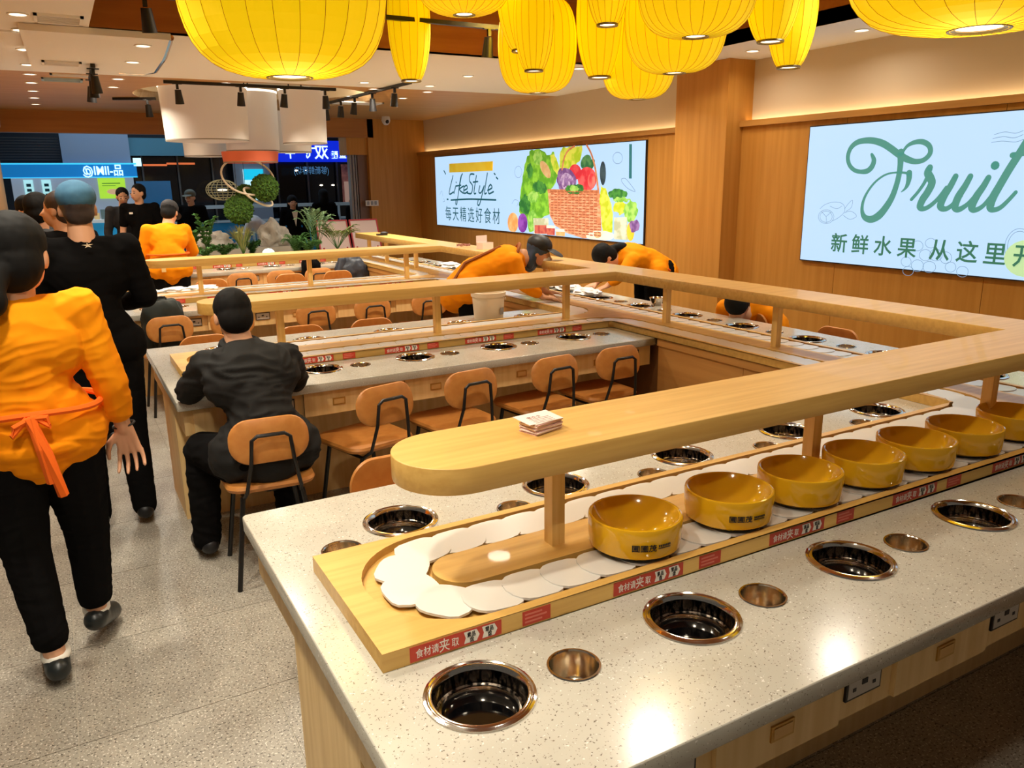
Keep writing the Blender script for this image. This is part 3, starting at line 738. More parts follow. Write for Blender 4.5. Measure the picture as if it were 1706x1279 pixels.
# ------------------------------------------------------------ planter on the farthest counter
pt = empty('planter_trough', (2.45, 10.13, .7935)); tag(pt, 'long low wooden planter trough on the farthest counter', 'planter')
MB().box(-1.25, 1.1, -.11, .13, 0, .075).build('trough', WOOD, pt)
MB().box(-1.24, 1.09, -.1, .12, .0755, .082).build('soil', mat('soil', (60, 46, 32), .95), pt)
ZP = .8755
def leaf(b, p, d, up, ln, w):
    d = d.normalized(); s = d.cross(up)
    if s.length < .01: s = Vector((1, 0, 0))
    s.normalize(); q = p + d * ln * .5 + up * .1 * ln
    b.face([p, q - s * w, p + d * ln, q + s * w])
def plant(x, y, kind, h, lab, lm, seed, spread=.16, n=9):
    rr = random.Random(seed)
    n = int(n * 1.5); h *= 1.12; spread *= 1.15
    t = empty('leafy_plant', (x, y, ZP)); tag(t, lab, 'plant', 'plants in the trough')
    st = MB(); lf = MB()
    for k in range(n):
        a = 2 * PI * k / n + rr.uniform(-.3, .3); out = spread * rr.uniform(.6, 1.1)
        hh = h * rr.uniform(.7, 1.05)
        P = []
        for i in range(9):
            u = i / 8
            drp = (.35 if kind == 'fern' else .1) * h * u ** 3
            P.append(Vector((out * u * math.cos(a), out * .6 * u * math.sin(a), hh * math.sin(u * PI / 2) - drp)))
        st.tube(P, .0035, 4, r2=.0012)
        for i in range(1, 9):
            dr = (P[i] - P[i - 1]).normalized()
            for sgn in (-1, 1):
                sd = dr.cross(Vector((0, 0, 1)))
                if sd.length < .05: sd = Vector((math.cos(a + 1.57), math.sin(a + 1.57), 0))
                sd.normalize()
                for sub in (0, .5):
                    pp = P[i - 1].lerp(P[i], sub)
                    if kind == 'fern': leaf(lf, pp, sd * sgn + dr * .5, Vector((0, 0, 1)), .05 * (1.3 - i / 9) * 1.3, .009)
                    elif kind == 'palm' and i > 3: leaf(lf, pp, sd * sgn + dr * .8, Vector((0, 0, 1)), .085 * (1.25 - i / 12) * 1.25, .008)
                    elif kind == 'broad' and i > 2 and sub == 0: leaf(lf, pp, sd * sgn + dr * .4 + Vector((0, 0, .3)), Vector((0, 0, 1)), .085, .026)
                    elif kind == 'bush': leaf(lf, pp, Vector((rr.uniform(-1, 1), rr.uniform(-1, 1), rr.uniform(-.2, 1))), Vector((0, 0, 1)), .045, .014)
                    elif kind == 'grass': leaf(lf, pp, dr + Vector((rr.uniform(-.3, .3), 0, .3)), Vector((0, 0, 1)), .12, .004)
    st.build('stems', LEAFD, t); lf.build('foliage', lm, t)
plant(1.52, 10.1, 'broad', .46, 'tall broad-leaved plant at the left end of the planter', LEAFS, 1, .13, 7)
plant(1.33, 10.12, 'broad', .3, 'short broad-leaved plant behind the orange worker', LEAFD, 2, .12, 6)
plant(1.70, 10.06, 'bush', .12, 'low bright ground cover clump left of the dry grass', LEAFD, 3, .16, 14)
plant(1.48, 10.04, 'bush', .1, 'low ground cover clump below the tall broad-leaved plant', LEAFS, 9, .16, 14)
plant(1.93, 10.08, 'grass', .26, 'dry feathery grass left of the white globe lamp', mat('dry_grass', (150, 150, 84), .8), 4, .14, 14)
plant(2.06, 10.18, 'bush', .14, 'small bush right behind the white globe lamp', LEAFD, 10, .12, 12)
plant(2.58, 10.08, 'fern', .26, 'bright drooping fern right of the white globe lamp', LEAFS, 5, .22, 12)
plant(2.86, 10.12, 'palm', .50, 'tall pale feathery palm in the planter', LEAFP, 6, .22, 11)
plant(3.12, 10.1, 'palm', .30, 'lower spreading palm at the right end of the planter', mat('olive_leaf', (106, 120, 60), .7), 7, .3, 11)
plant(2.72, 10.04, 'bush', .12, 'ground cover clump under the pale palm', LEAFS, 8, .15, 12)
def rock(x, y, z, r, lab, seed):
    b = MB(); bmesh.ops.create_icosphere(b.b, subdivisions=4, radius=1)
    for v in b.b.verts:
        d = v.co.normalized(); v.co = Vector((d.x * r[0], d.y * r[1], d.z * r[2])) * (1 + .45 * noise.noise(d * 1.7 + Vector((seed, 0, 0))) + .12 * noise.noise(d * 6))
    o = b.build('rock', ROCK, None, (x, y, z), smooth=True); tag(o, lab, 'rock', 'pale rocks behind the planter')
rock(2.5, 10.9, 1.04, (.2, .14, .19), 'big pale craggy rock behind the moss balls', 1)
rock(1.72, 10.9, 1.0, (.22, .14, .13), 'low pale rock behind the tall broad-leaved plant', 5)
rb = MB().box(1.4, 2.8, 10.78, 11.05, 0, .9).build('rock_plinth', mat('plinth', (170, 160, 146), .7)); tag(rb, 'plain pale plinth carrying the rocks behind the planter', 'plinth')
gl = MB().lathe([(.05, 0), (.07, .02), (.08, .07), (.07, .12), (.04, .148), (0, .155)], 28).build('globe_lamp', mat('globe_white', (226, 248, 248), .4, emit=.75), None, (2.2, 9.935, .7935), smooth=True)
tag(gl, 'glowing white dome lamp in front of the planter', 'lamp')
# red framed boards
def board(x, y, w, h, rz, lab):
    t = empty('menu_board', (x, y, 0), rz); tag(t, lab, 'sign board', 'red framed boards by the far pier')
    RF = mat('red_frame', (176, 30, 44), .5)
    M = Matrix.Translation((0, 0, .78)) @ Matrix.Rotation(R(-22), 4, 'X')
    p = MB().box(-w / 2, w / 2, 0, .012, 0, h); p.b.transform(M); p.build('panel', mat('board_white', (214, 190, 184), .5), t)
    f = MB(); s = .018
    f.box(-w / 2 - s, w / 2 + s, -.01, .02, -s, 0).box(-w / 2 - s, w / 2 + s, -.01, .02, h, h + s).box(-w / 2 - s, -w / 2, -.01, .02, 0, h).box(w / 2, w / 2 + s, -.01, .02, 0, h)
    f.b.transform(M); f.build('frame', RF, t)
    for sx in (-1, 1): MB().tube([(sx * w * .4, .02, .8), (sx * w * .45, .25, 0)], .014, 6).build('leg', RF, t); MB().tube([(sx * w * .4, .01, .8), (sx * w * .45, -.2, 0)], .014, 6).build('leg', RF, t)
board(3.5, 11.4, .44, .42, 0, 'left red framed white board standing before the far pier')
board(3.97, 11.35, .40, .42, 0, 'right red framed white board standing before the far pier')

# ------------------------------------------------------------ small things
cs = empty('card_stack', (.975, 1.585, 1.102), R(14)); tag(cs, 'small stack of pale pink printed cards on the nearest shelf end', 'cards')
CARD = mat('card_pink', (236, 212, 200), .7); CARDB = mat('card_edge', (206, 160, 150), .7)
for k in range(11):
    MB().box(-.045, .045, -.03, .03, 0, .0024).build('card', CARD if k % 3 else CARDB, cs, loc=(.002 * math.sin(k * 2.2), .002 * math.cos(k * 1.7), .0027 * k), rot=(0, 0, R(3 * math.sin(k))))
tc = MB().box(-.052, .052, -.036, .036, 0, .0015).build('card', CARD, cs, loc=(-.004, .006, .0305), rot=(R(3), 0, R(-8)))
text('席位卡', .014, 'print', mat('faint_print', (150, 110, 104), .7), frame_m((-.03, .002, .0017), (1, 0, 0), (0, 1, 0)), tc, .0002)
pl_ = MB()
for k in range(4): pl_.box(-.03, .03, -.02 + k * .009, -.017 + k * .009, .0015, .0017)
pl_.build('print', MATS['faint_print'], tc, loc=(0, -.012, 0))
bk = empty('plastic_bucket', (2.60, 4.935, .75)); tag(bk, 'white plastic bucket on the back of the second counter', 'bucket')
MB().lathe([(0, 0), (.1, 0), (.104, .005), (.116, .165), (.124, .165), (.126, .195), (.119, .197), (.114, .165), (.1, .01), (0, .008)], 36).build('bucket_body', mat('bucket_white', (228, 210, 180), .4), bk, smooth=True)
MB().tube([(.126 * math.cos(a), .126 * math.sin(a), .17 - .05 * abs(math.cos(a - .5))) for a in [R(t) for t in range(-60, 121, 15)]], .003, 6).build('handle', STEEL, bk, smooth=True)
MB().box(-.02, .02, -.001, .001, .0, .05).build('label', GREY, bk, loc=(.05, -.104, .04), rot=(R(4), 0, R(26)))
cupw = MB().lathe([(0, 0), (.03, 0), (.034, .004), (.055, .05), (.058, .06), (.054, .058), (.03, .01), (0, .008)], 28).build('metal_bowl', STEEL, None, (3.99, 4.75, .75), smooth=True)
tag(cupw, 'small shiny steel bowl on the wall counter by the leaning worker', 'bowl')
fp = empty('food_box', (.58, 4.34, .75), R(20)); tag(fp, 'small yellow and red paper food box by the seated man', 'box')
MB().box(-.06, .06, -.05, .05, 0, .035).build('box_body', mat('box_yellow', (226, 180, 80), .6), fp); MB().box(-.061, .0, -.051, .051, .008, .028).build('print_band', RED, fp)
# box, tray and cable on the far shelf
bx = empty('open_box', (3.40, 6.5, 1.102), R(8)); tag(bx, 'small open pinkish cardboard box on the far shelf above the leaning worker', 'box')
MB().box(-.06, .06, -.05, -.046, 0, .06).box(-.06, .06, .046, .05, 0, .06).box(-.06, -.056, -.046, .046, 0, .06).box(.056, .06, -.046, .046, 0, .06).box(-.056, .056, -.046, .046, 0, .004).build('box_body', CARD, bx)
MB().box(-.06, .06, .05, .053, .06, .12).build('lid_flap', CARD, bx); MB().box(-.03, .03, -.03, .03, .004, .05).build('packet', GREY, bx)
cb = MB().tube([(.06 * math.cos(a) * (1 + .2 * math.sin(3 * a)), .07 * math.sin(a), .006 + .004 * k % .02) for k, a in enumerate([R(t) for t in range(0, 900, 20)])], .004, 6).build('cable_coil', mat('cable_red', (150, 90, 80), .5), None, (3.36, 6.85, 1.104), smooth=True)
tag(cb, 'loose coiled cable beside the small open box on the far shelf', 'cable')
hd = MB().box(-.06, .06, -.03, .03, 0, .02).ell((.03, 0, .025), (.05, .03, .02)).build('tangled_gadget', BLACKP, None, (3.33, 9.0, 1.102), smooth=False); tag(hd, 'small black gadget lying near the far end of the shelf', 'device')
# plastic wrapped packets on the wall counter
FILM = mat('plastic_film', (214, 214, 214), .25, c2=(240, 240, 244), noise_scale=20, bump=.6)
for k in range(9):
    yy = 5.5 + .34 * k
    b = MB(); bmesh.ops.create_icosphere(b.b, subdivisions=3, radius=1)
    for v in b.b.verts:
        d = v.co.normalized(); s = 1 + .5 * noise.noise(d * 2.5 + Vector((k * 3, 0, 0)))
        v.co = Vector((d.x * .1 * s, d.y * .14 * s, max(0, .03 + d.z * .035 * s)))
    o = b.build('wrapped_packet', FILM, None, (3.86 + .03 * (k % 2), yy, .7505)); tag(o, 'crumpled clear plastic packet on the wall counter, %s beyond the leaning workers' % ORD[k], 'packet', 'plastic packets on the wall counter')
for k, (x, y) in enumerate(((.62, 7.78), (.86, 7.83), (1.1, 7.86))):
    b = MB(); bmesh.ops.create_icosphere(b.b, subdivisions=3, radius=1)
    for v in b.b.verts:
        d = v.co.normalized(); s = 1 + .5 * noise.noise(d * 2.2 + Vector((k * 5, 2, 0)))
        v.co = Vector((d.x * .13 * s, d.y * .08 * s, max(0, .02 + d.z * .03 * s)))
    o = b.build('paper_napkins', mat('napkin_white', (230, 226, 220), .8), None, (x, y, .7505)); tag(o, 'loose pile of white napkins behind the third counter track, %s from the aisle' % ORD[k], 'napkins', 'napkin piles on the third counter')
# backpack and clothes on chairs
def softbag(name, loc, r, seed, m, lab, cat, parts=True, rot=0):
    t = empty(name, loc, R(rot)); tag(t, lab, cat)
    b = MB(); bmesh.ops.create_icosphere(b.b, subdivisions=4, radius=1)
    for v in b.b.verts:
        d = v.co.normalized(); p = 3.2
        k = (abs(d.x) ** p + abs(d.y) ** p + abs(d.z) ** p) ** (-1 / p)
        s = k * (1 + .14 * noise.noise(d * 2.5 + Vector((seed, 0, 0))) + .06 * noise.noise(d * 8 + Vector((seed, 0, 0))))
        v.co = Vector((d.x * r[0] * s, d.y * r[1] * s, d.z * r[2] * s + r[2]))
    b.build('bag_body', m, t, smooth=True)
    if parts:
        MB().box(-r[0] * .6, r[0] * .6, -r[1] * 1.12, -r[1] * .9, r[2] * .3, r[2] * .95).build('front_pocket', m, t, bevel=.01)
        for s in (-1, 1): MB().tube([(s * r[0] * .5, r[1] * .8, r[2] * 1.8), (s * r[0] * .9, r[1] * 1.1, r[2]), (s * r[0] * .7, r[1] * .8, .05)], .012, 6).build('strap', BLACKP, t, smooth=True)
    MB().tube([(-.04, 0, r[2] * 1.95), (-.03, 0, r[2] * 2.1), (.03, 0, r[2] * 2.1), (.04, 0, r[2] * 1.95)], .007, 6).build('grab_handle', BLACKP, t, smooth=True)
softbag('backpack', (.60, 6.46, .47), (.15, .1, .2), 2, mat('backpack_green_black', (26, 32, 28), .8), 'dark backpack standing on the chair at the aisle end of the third counter', 'backpack')
softbag('dark_bag', (2.56, 9.38, .47), (.11, .09, .19), 6, JET, 'black bag on a chair in front of the farthest counter', 'bag', False)
jk = empty('draped_jacket', (2.95, 9.04, .46)); tag(jk, 'dark puffy jacket hung over a chair back at the farthest counter', 'jacket')
b = MB(); bmesh.ops.create_icosphere(b.b, subdivisions=4, radius=1)
for v in b.b.verts:
    d = v.co.normalized(); s = 1 + .22 * noise.noise(d * 2.4) + .08 * noise.noise(d * 8)
    v.co = Vector((d.x * .2 * s, d.y * .09 * s, d.z * .2 * s + .22))
b.build('jacket_body', mat('jacket_navy', (38, 44, 56), .5, bump=.3, noise_scale=12, c2=(52, 58, 70)), jk, smooth=True)
MB().cap((-.12, -.02, .38), (-.2, -.03, .1), .05, .035).build('sleeve', MATS['jacket_navy'], jk, smooth=True)
# ------------------------------------------------------------ people
def blob(mb, voxel, it=4, name='body'):
    me = mb.mesh('t'); o = bpy.data.objects.new('t', me); COL.objects.link(o)
    r = o.modifiers.new('r', 'REMESH'); r.mode = 'VOXEL'; r.voxel_size = voxel
    s = o.modifiers.new('s', 'SMOOTH'); s.factor = .5; s.iterations = it
    dg = bpy.context.evaluated_depsgraph_get()
    m2 = bpy.data.meshes.new_from_object(o.evaluated_get(dg)); bpy.data.objects.remove(o); bpy.data.meshes.remove(me)
    m2.name = name
    for p in m2.polygons: p.use_smooth = True
    return m2
def folds(me, amp, f=(9, 9, 26), seed=0, nz=None):
    me.update()
    no = [v.normal.copy() for v in me.vertices]
    for v, n_ in zip(me.vertices, no):
        c = v.co
        q = Vector((c.x * f[0] + seed, c.y * f[1], c.z * f[2] + 1.5 * noise.noise(c * 5)))
        k = noise.noise(q); v.co = c + n_ * amp * (1 - 2.2 * abs(k))
def V(*a): return Vector(a)
def standing(h=1.7, w=1.0):
    s = h / 1.7
    J = dict(pelvis=V(0, 0, .95), waist=V(0, 0, 1.1), chest=V(0, 0, 1.29), neck=V(0, -.015, 1.46), head=V(0, .015, 1.595))
    for n_, sg in (('L', -1), ('R', 1)):
        J['sh' + n_] = V(sg * .175, -.01, 1.41); J['el' + n_] = V(sg * .235, -.03, 1.13); J['wr' + n_] = V(sg * .25, .04, .88)
        J['hip' + n_] = V(sg * .09, 0, .92); J['kn' + n_] = V(sg * .1, .02, .5); J['an' + n_] = V(sg * .105, -.02, .09)
        J['toe' + n_] = J['an' + n_] + V(sg * .02, .17, -.055)
    for k in J: J[k] = J[k] * s
    for k in J: J[k].x *= w
    return J
def hand(mb, wr, d, side_v, curl=.5, sc=1.0, right=True):
    """palm and five fingers; d: direction wrist to knuckles, side_v: thumb side"""
    d = d.normalized(); sv = (side_v - d * side_v.dot(d)).normalized(); nv = sv.cross(d) if right else d.cross(sv)
    if nv.z > 0: pass
    pc = wr + d * .045 * sc
    for off in (-.031, -.0105, .0095, .0295):
        mb.cap(wr + sv * off * .6 * sc, wr + d * .085 * sc + sv * off * sc, .014 * sc, .0115 * sc, 8)
    for off, ln in ((-.036, .058), (-.0125, .072), (.011, .078), (.0345, .07)):
        a = wr + d * .085 * sc + sv * off * sc
        spread = sv * off * 1.1
        d1 = (d + spread * 4 + nv * curl * .5).normalized(); b = a + d1 * ln * .52 * sc
        d2 = (d1 + nv * curl * .9).normalized(); c = b + d2 * ln * .3 * sc
        d3 = (d2 + nv * curl * .9).normalized(); e = c + d3 * ln * .24 * sc
        mb.cap(a, b, .0088 * sc, .0082 * sc, 8); mb.cap(b, c, .0082 * sc, .0076 * sc, 8); mb.cap(c, e, .0076 * sc, .0066 * sc, 8)
    t0 = wr + d * .02 * sc + sv * .022 * sc; t1 = t0 + (d * .6 + sv * .8 + nv * .3).normalized() * .04 * sc; t2 = t1 + (d * .95 + sv * .35 + nv * .3).normalized() * .032 * sc; t3 = t2 + (d + nv * .4).normalized() * .024 * sc
    mb.cap(t0, t1, .015 * sc, .0115 * sc, 8); mb.cap(t1, t2, .0112 * sc, .0095 * sc, 8); mb.cap(t2, t3, .0095 * sc, .0075 * sc, 8)
def basis(a, b):
    """rotation whose z axis runs from a to b"""
    return (b - a).to_track_quat('Z', 'Y').to_matrix()
def person(label, loc, rz, J, top, bottom, voxel=.012, head=(0, 0), sleeve=1.0, hem=.0, hair='short', hat=None, girth=1.0, face=False, curl=.5, shoe=BLACKP, pants_end=1.0, name='person', group=None, lower=True, shadow=True, hemz=None, skirt=.0, hands=True, fold=.003, haircol=None, hscale=1.0):
    t = empty(name, loc, R(rz)); tag(t, label, 'person', group)
    g = girth; ga = 1 + (girth - 1) * .35; hs = hscale
    HR = Matrix.Rotation(R(head[0]), 3, 'Z') @ Matrix.Rotation(R(head[1]), 3, 'X')
    H = J['head']
    def hp_(x, y, z): return H + HR @ (V(x, y, z) * hs)
    b = MB()
    pass
    # head
    b.ell(hp_(0, -.012, .022), (.073 * hs, .09 * hs, .086 * hs), HR); b.ell(hp_(0, .03, -.04), (.055 * hs, .058 * hs, .066 * hs), HR); b.ell(hp_(0, .045, -.075), (.034 * hs, .034 * hs, .03 * hs), HR)
    b.cap(hp_(0, .083, .002), hp_(0, .104, -.03), .008, .0135, 8)
    for s in (-1, 1):
        b.ell(hp_(s * .075, -.006, -.012), (.010 * hs, .02 * hs, .032 * hs), HR)
        b.ell(hp_(s * .03, .072, -.022), (.02 * hs, .018 * hs, .02 * hs), HR)
    b.cap(hp_(-.018, .083, -.058), hp_(.018, .083, -.058), .009, .009, 8)
    b.cap(J['neck'] + V(0, 0, -.03), hp_(0, -.015, -.04), .056 * g, .052, 12)
    # trunk
    tr = basis(J['pelvis'], J['chest'])
    b.ell(J['pelvis'], (.155 * g, .11 * g, .12), tr); b.cap(J['pelvis'], J['waist'], .11 * g, .105 * g, 12); b.cap(J['waist'], J['chest'], .105 * g, .11 * g, 12)
    b.ell(J['chest'], (.165 * g, .11 * g, .16), tr); b.cap(J['chest'], J['neck'], .10, .055, 12)
    for s in 'LR':
        b.cap(J['chest'].lerp(J['sh' + s], .4), J['sh' + s], .07, .056, 10)
        b.cap(J['sh' + s], J['el' + s], .052 * g, .04, 10); b.cap(J['el' + s], J['wr' + s], .04, .0265, 10)
        b.cap(J['pelvis'].lerp(J['hip' + s], .7), J['hip' + s], .1, .09, 10)
        b.cap(J['hip' + s], J['kn' + s], .088 * g, .058, 10); b.cap(J['kn' + s], J['an' + s], .055, .036, 10)
        b.cap(J['an' + s] + V(0, 0, -.02), J['toe' + s], .036, .03, 10)
        if hands:
            d = (J['wr' + s] - J['el' + s]).normalized(); d = J.get('hd' + s, d)
            hand(b, J['wr' + s], d, J.get('th' + s, V(0, 1, 0) if abs(d.z) > .5 else V((1 if s == 'L' else -1), 0, 0)), curl, 1.05, s == 'R')
    obj_from(blob(b, voxel, 3, 'body'), 'body', SKIN, t)
    # clothes
    P = .011
    up = MB()
    up.cap(J['waist'], J['chest'], .105 * g + P, .112 * g + P, 12); up.ell(J['chest'], (.168 * g + P, .112 * g + P, .168), tr)
    up.ell(J['pelvis'].lerp(J['waist'], .55), (.145 * g + P, .112 * g + P, .12), tr)
    hz = J['pelvis'].lerp(J['waist'], .0) + (J['pelvis'] - J['waist']).normalized() * hem
    up.cap(J['waist'], hz, .112 * g + P, .12 * g + P, 12)
    up.ell(hz, (.158 * g + P + skirt, .118 * g + P + skirt, .07), tr)
    up.cap(J['chest'].lerp(J['neck'], .3), J['neck'] + V(0, 0, -.03), .088 * g, .062, 12)
    for s in 'LR':
        up.cap(J['chest'].lerp(J['sh' + s], .35), J['sh' + s], .072 * g, .058 * ga + P, 10)
        e = J['sh' + s].lerp(J['el' + s], min(1, sleeve * 2))
        up.cap(J['sh' + s], e, .055 * ga + P, .044 * ga + P, 10)
        if sleeve > .5: up.cap(J['el' + s], J['el' + s].lerp(J['wr' + s], (sleeve - .5) * 2), .044 * ga + P, (.044 * (2 - 2 * sleeve) + .032 * (2 * sleeve - 1)) * ga + P, 10)
    ax = (J['waist'] - J['pelvis']).normalized() * (.05 - hem)
    up.cap(J['hipL'] + ax, J['hipR'] + ax, .118 * g, .118 * g, 14)
    for s in 'LR': up.cap(J['neck'] + (J['chest'] - J['neck']) * .3, J['sh' + s], .062, .052, 12)
    m_ = blob(up, voxel, 7, 'top'); folds(m_, fold, seed=len(label)); obj_from(m_, 'shirt', top, t)
    lo = MB()
    lo.ell(J['pelvis'], (.158 * g + P * .6, .115 * g + P * .6, .12), tr)
    for s in 'LR':
        lo.cap(J['pelvis'].lerp(J['hip' + s], .7), J['hip' + s], .1 * g + P * .5, .094 * g + P * .5, 10)
        lo.cap(J['hip' + s], J['kn' + s], .092 * g + P * .8, .064 * ga + P * .8, 10)
        lo.cap(J['kn' + s], J['kn' + s].lerp(J['an' + s], pants_end), .064 * ga + P * .8, .05 + P, 10)
    m_ = blob(lo, voxel, 3, 'trousers'); folds(m_, fold * .7, seed=3 + len(label)); obj_from(m_, 'trousers', bottom, t)
    for s in 'LR':
        a, e = J['an' + s], J['toe' + s]
        sh = MB(); sh.cap(a + V(0, 0, -.035) + (a - e).normalized() * .035, e, .043, .041, 12); sh.ell(a + V(0, 0, -.01), (.045, .05, .035))
        sh = blob(sh, max(voxel, .009), 3, 'shoe'); 
        zmin = min(a.z, e.z) - .08 if (a.z > .2) else None
        obj_from(sh, 'shoe', shoe, t)
    # hair and hat
    hc = haircol or HAIR
    hr = MB()
    if hair == 'short':
        hr.ell(hp_(0, -.024, .036), (.083 * hs, .094 * hs, .086 * hs), HR); hr.ell(hp_(0, -.048, -.02), (.077 * hs, .064 * hs, .078 * hs), HR)
    elif hair == 'bun':
        hr.ell(hp_(0, -.02, .036), (.088 * hs, .1 * hs, .09 * hs), HR); hr.ell(hp_(0, -.045, -.02), (.086 * hs, .075 * hs, .09 * hs), HR)
        hr.cap(hp_(0, -.1, -.03), hp_(-.02, -.15, -.10), .03, .045, 10); hr.ell(hp_(-.025, -.155, -.12), (.05 * hs, .045 * hs, .05 * hs), HR)
    elif hair == 'long':
        hr.ell(hp_(0, -.02, .036), (.088 * hs, .1 * hs, .09 * hs), HR); hr.ell(hp_(0, -.05, -.06), (.088 * hs, .065 * hs, .12 * hs), HR); hr.cap(hp_(-.06, -.02, .0), hp_(-.07, -.03, -.12), .032, .026); hr.cap(hp_(.06, -.02, .0), hp_(.07, -.03, -.12), .032, .026)
    elif hair == 'buzz':
        hr.ell(hp_(0, -.02, .025), (.077 * hs, .09 * hs, .08 * hs), HR); hr.ell(hp_(0, -.05, -.02), (.068 * hs, .05 * hs, .06 * hs), HR)
    m_ = blob(hr, max(.007, voxel * .7), 9, 'hair'); folds(m_, .0015, (40, 40, 14), 1); obj_from(m_, 'hair', hc, t)
    if hat:
        kind, hm = hat
        c = MB()
        c.ell(hp_(0, -.016, .055), (.088 * hs, .104 * hs, .078 * hs), HR, 20, 12)
        if kind == 'peak':
            c.b.faces.ensure_lookup_table()
            M = Matrix.Translation(hp_(0, .075, .045)) @ (HR @ Matrix.Rotation(R(-14), 3, 'X')).to_4x4()
            pk = MB().ell((0, .045, 0), (.075, .075, .008)); pk.b.transform(M); pk.build('peak', hm, t, smooth=True)
        o = obj_from(blob(c, .008, 3, 'cap'), 'cap', hm, t)
    if face:
        for s in (-1, 1): MB().ell(hp_(s * .03, .0895, -.006), (.011 * hs, .005 * hs, .006 * hs), HR).build('eye', BLACKP, t, smooth=True)
        for s in (-1, 1): MB().cap(hp_(s * .018, .089, .02), hp_(s * .044, .083, .018), .004, .003).build('eyebrow', hc, t, smooth=True)
        MB().cap(hp_(-.02, .0905, -.06), hp_(.02, .0905, -.06), .0045, .0045).build('mouth', mat('lip', (176, 98, 86), .5), t, smooth=True)
    return t, hp_, HR

# 1 woman at the left, walking away
J = standing(1.60, .98)
J['hipL'] = V(-.085, 0, .87); J['knL'] = V(-.085, .0, .47); J['anL'] = V(-.05, -.09, .085); J['toeL'] = V(-.06, .07, .035)
J['hipR'] = V(.085, 0, .87); J['knR'] = V(.11, .09, .47); J['anR'] = V(.10, .10, .13); J['toeR'] = V(.15, .235, .05)
J['neck'] = V(0, .0, 1.345); J['head'] = V(.035, .02, 1.49)
J['chest'].z = 1.20; J['waist'].z = 1.04
J['shR'] = V(.185, -.01, 1.305); J['elR'] = V(.25, -.01, 1.03); J['wrR'] = V(.275, .04, .85); J['hdR'] = V(.12, .05, -1); J['thR'] = V(-1, .35, 0)
J['shL'] = V(-.185, -.01, 1.305)
w, hpf, HR = person('woman in orange top and black trousers walking away at the left edge, hair tied back', (-.165, 3.03, 0), 2, J, ORANGE, PANTS, voxel=.005, head=(-22, -4), sleeve=.78, hem=.03, hair='bun', girth=1.2, shoe=mat('shoe_dark', (30, 34, 34), .35), pants_end=.78, skirt=.012, fold=.004, hscale=1.14)
tie = MB()
wz = .99
tie.tube([(.215 * math.cos(a), .165 * math.sin(a) - .005, wz + .006 * math.sin(3 * a)) for a in [2 * PI * i / 36 for i in range(37)]], .011, 6, cap=False)
tie.build('apron_tie', ORTIE, w, smooth=True)
for pts_ in ([(-.01, -.185, wz), (-.06, -.2, wz - .05), (-.05, -.2, wz - .02), (0, -.19, wz)], [(.01, -.185, wz), (.05, -.205, wz - .03), (.045, -.2, wz + .0), (0, -.19, wz)]):
    MB().tube(pts_, .009, 6).build('bow_loop', ORTIE, w, smooth=True)
for pts_ in ([(0, -.19, wz), (.015, -.21, wz - .1), (.03, -.2, wz - .22)], [(-.005, -.19, wz), (.03, -.215, wz - .12), (.055, -.2, wz - .27)]):
    b = MB(); b.tube(pts_, .017, 6); b.build('apron_string', ORTIE, w, smooth=True)
MB().tube([V(.278, .05, .86) + V(.036 * math.cos(a), .034 * math.sin(a), .006 * math.cos(a)) for a in [2 * PI * i / 20 for i in range(21)]], .004, 6, cap=False).build('bracelet', BLACKP, w, smooth=True)
for s in 'LR':
    q = J['an' + s] + (V(0, .05, 0)); MB().ell((0, 0, 0), (.050, .072, .034)).build('white_shoe_upper', STW, w, loc=q + V(0, -.02, .006), smooth=True)

# 2 man in black with a blue cap
J = standing(1.71, 1.02)
J['elR'] = V(.245, .0, 1.17); J['wrR'] = V(.17, .2, 1.12); J['elL'] = V(-.245, .0, 1.17); J['wrL'] = V(-.13, .2, 1.1)
J['hdR'] = V(-.5, 1, 0); J['hdL'] = V(.5, 1, 0)
m2, hpf, HR = person('man in black seen from behind wearing a soft blue cap, ahead of the walking woman', (.09, 4.3, 0), 3, J, JET, PANTS, voxel=.010, sleeve=.97, hem=.03, hair='buzz', hat=('soft', CAPB), girth=1.13, haircol=HAIRB, fold=.003)
lg = MB()
for a in range(5):
    an = 2 * PI * a / 5 + .4; lg.face([(0, 0, 0), (.006 * math.cos(an + .5), 0, .006 * math.sin(an + .5)), (.026 * math.cos(an), 0, .014 * math.sin(an)), (.006 * math.cos(an - .5), 0, .006 * math.sin(an - .5))])
lg.build('collar_emblem', mat('emblem_tan', (196, 172, 136), .6), m2, loc=(.01, -.128, 1.44), rot=(R(-24), 0, 0))

# 3-5 people further up the aisle
person('person in a dark grey shirt turning sideways beyond the blue cap', (-.10, 6.3, 0), -50, standing(1.66), CHAR, PANTS, head=(10, 0), haircol=HAIR)
person('person in black between the man with the blue cap and the one in dark grey', (.02, 5.75, 0), 40, standing(1.67), JET, PANTS, head=(25, 0), haircol=HAIRB)
person('dark haired person farthest up the aisle at the left', (-.22, 8.3, 0), 200, standing(1.62), CHAR, PANTS, hair='long', face=True)
# 6-7 two men by the storefront
J = standing(1.73); J['wrL'] = V(-.26, .06, .86)
o, hpf, HR = person('man in black t-shirt with small white chest emblem facing the room by the storefront', (.96, 11.55, 0), 165, J, JET, PANTS, sleeve=.36, head=(-35, 2), face=True, girth=1.08, hem=.04)
MB().box(-.022, .022, -.002, .004, -.012, .012).build('chest_emblem', STW, o, loc=(.085, .145, 1.37))
person('person in a dark hooded top standing close behind the man in the black t-shirt', (.80, 12.0, 0), 200, standing(1.68), HOOD, PANTS, head=(-20, -12), face=True)
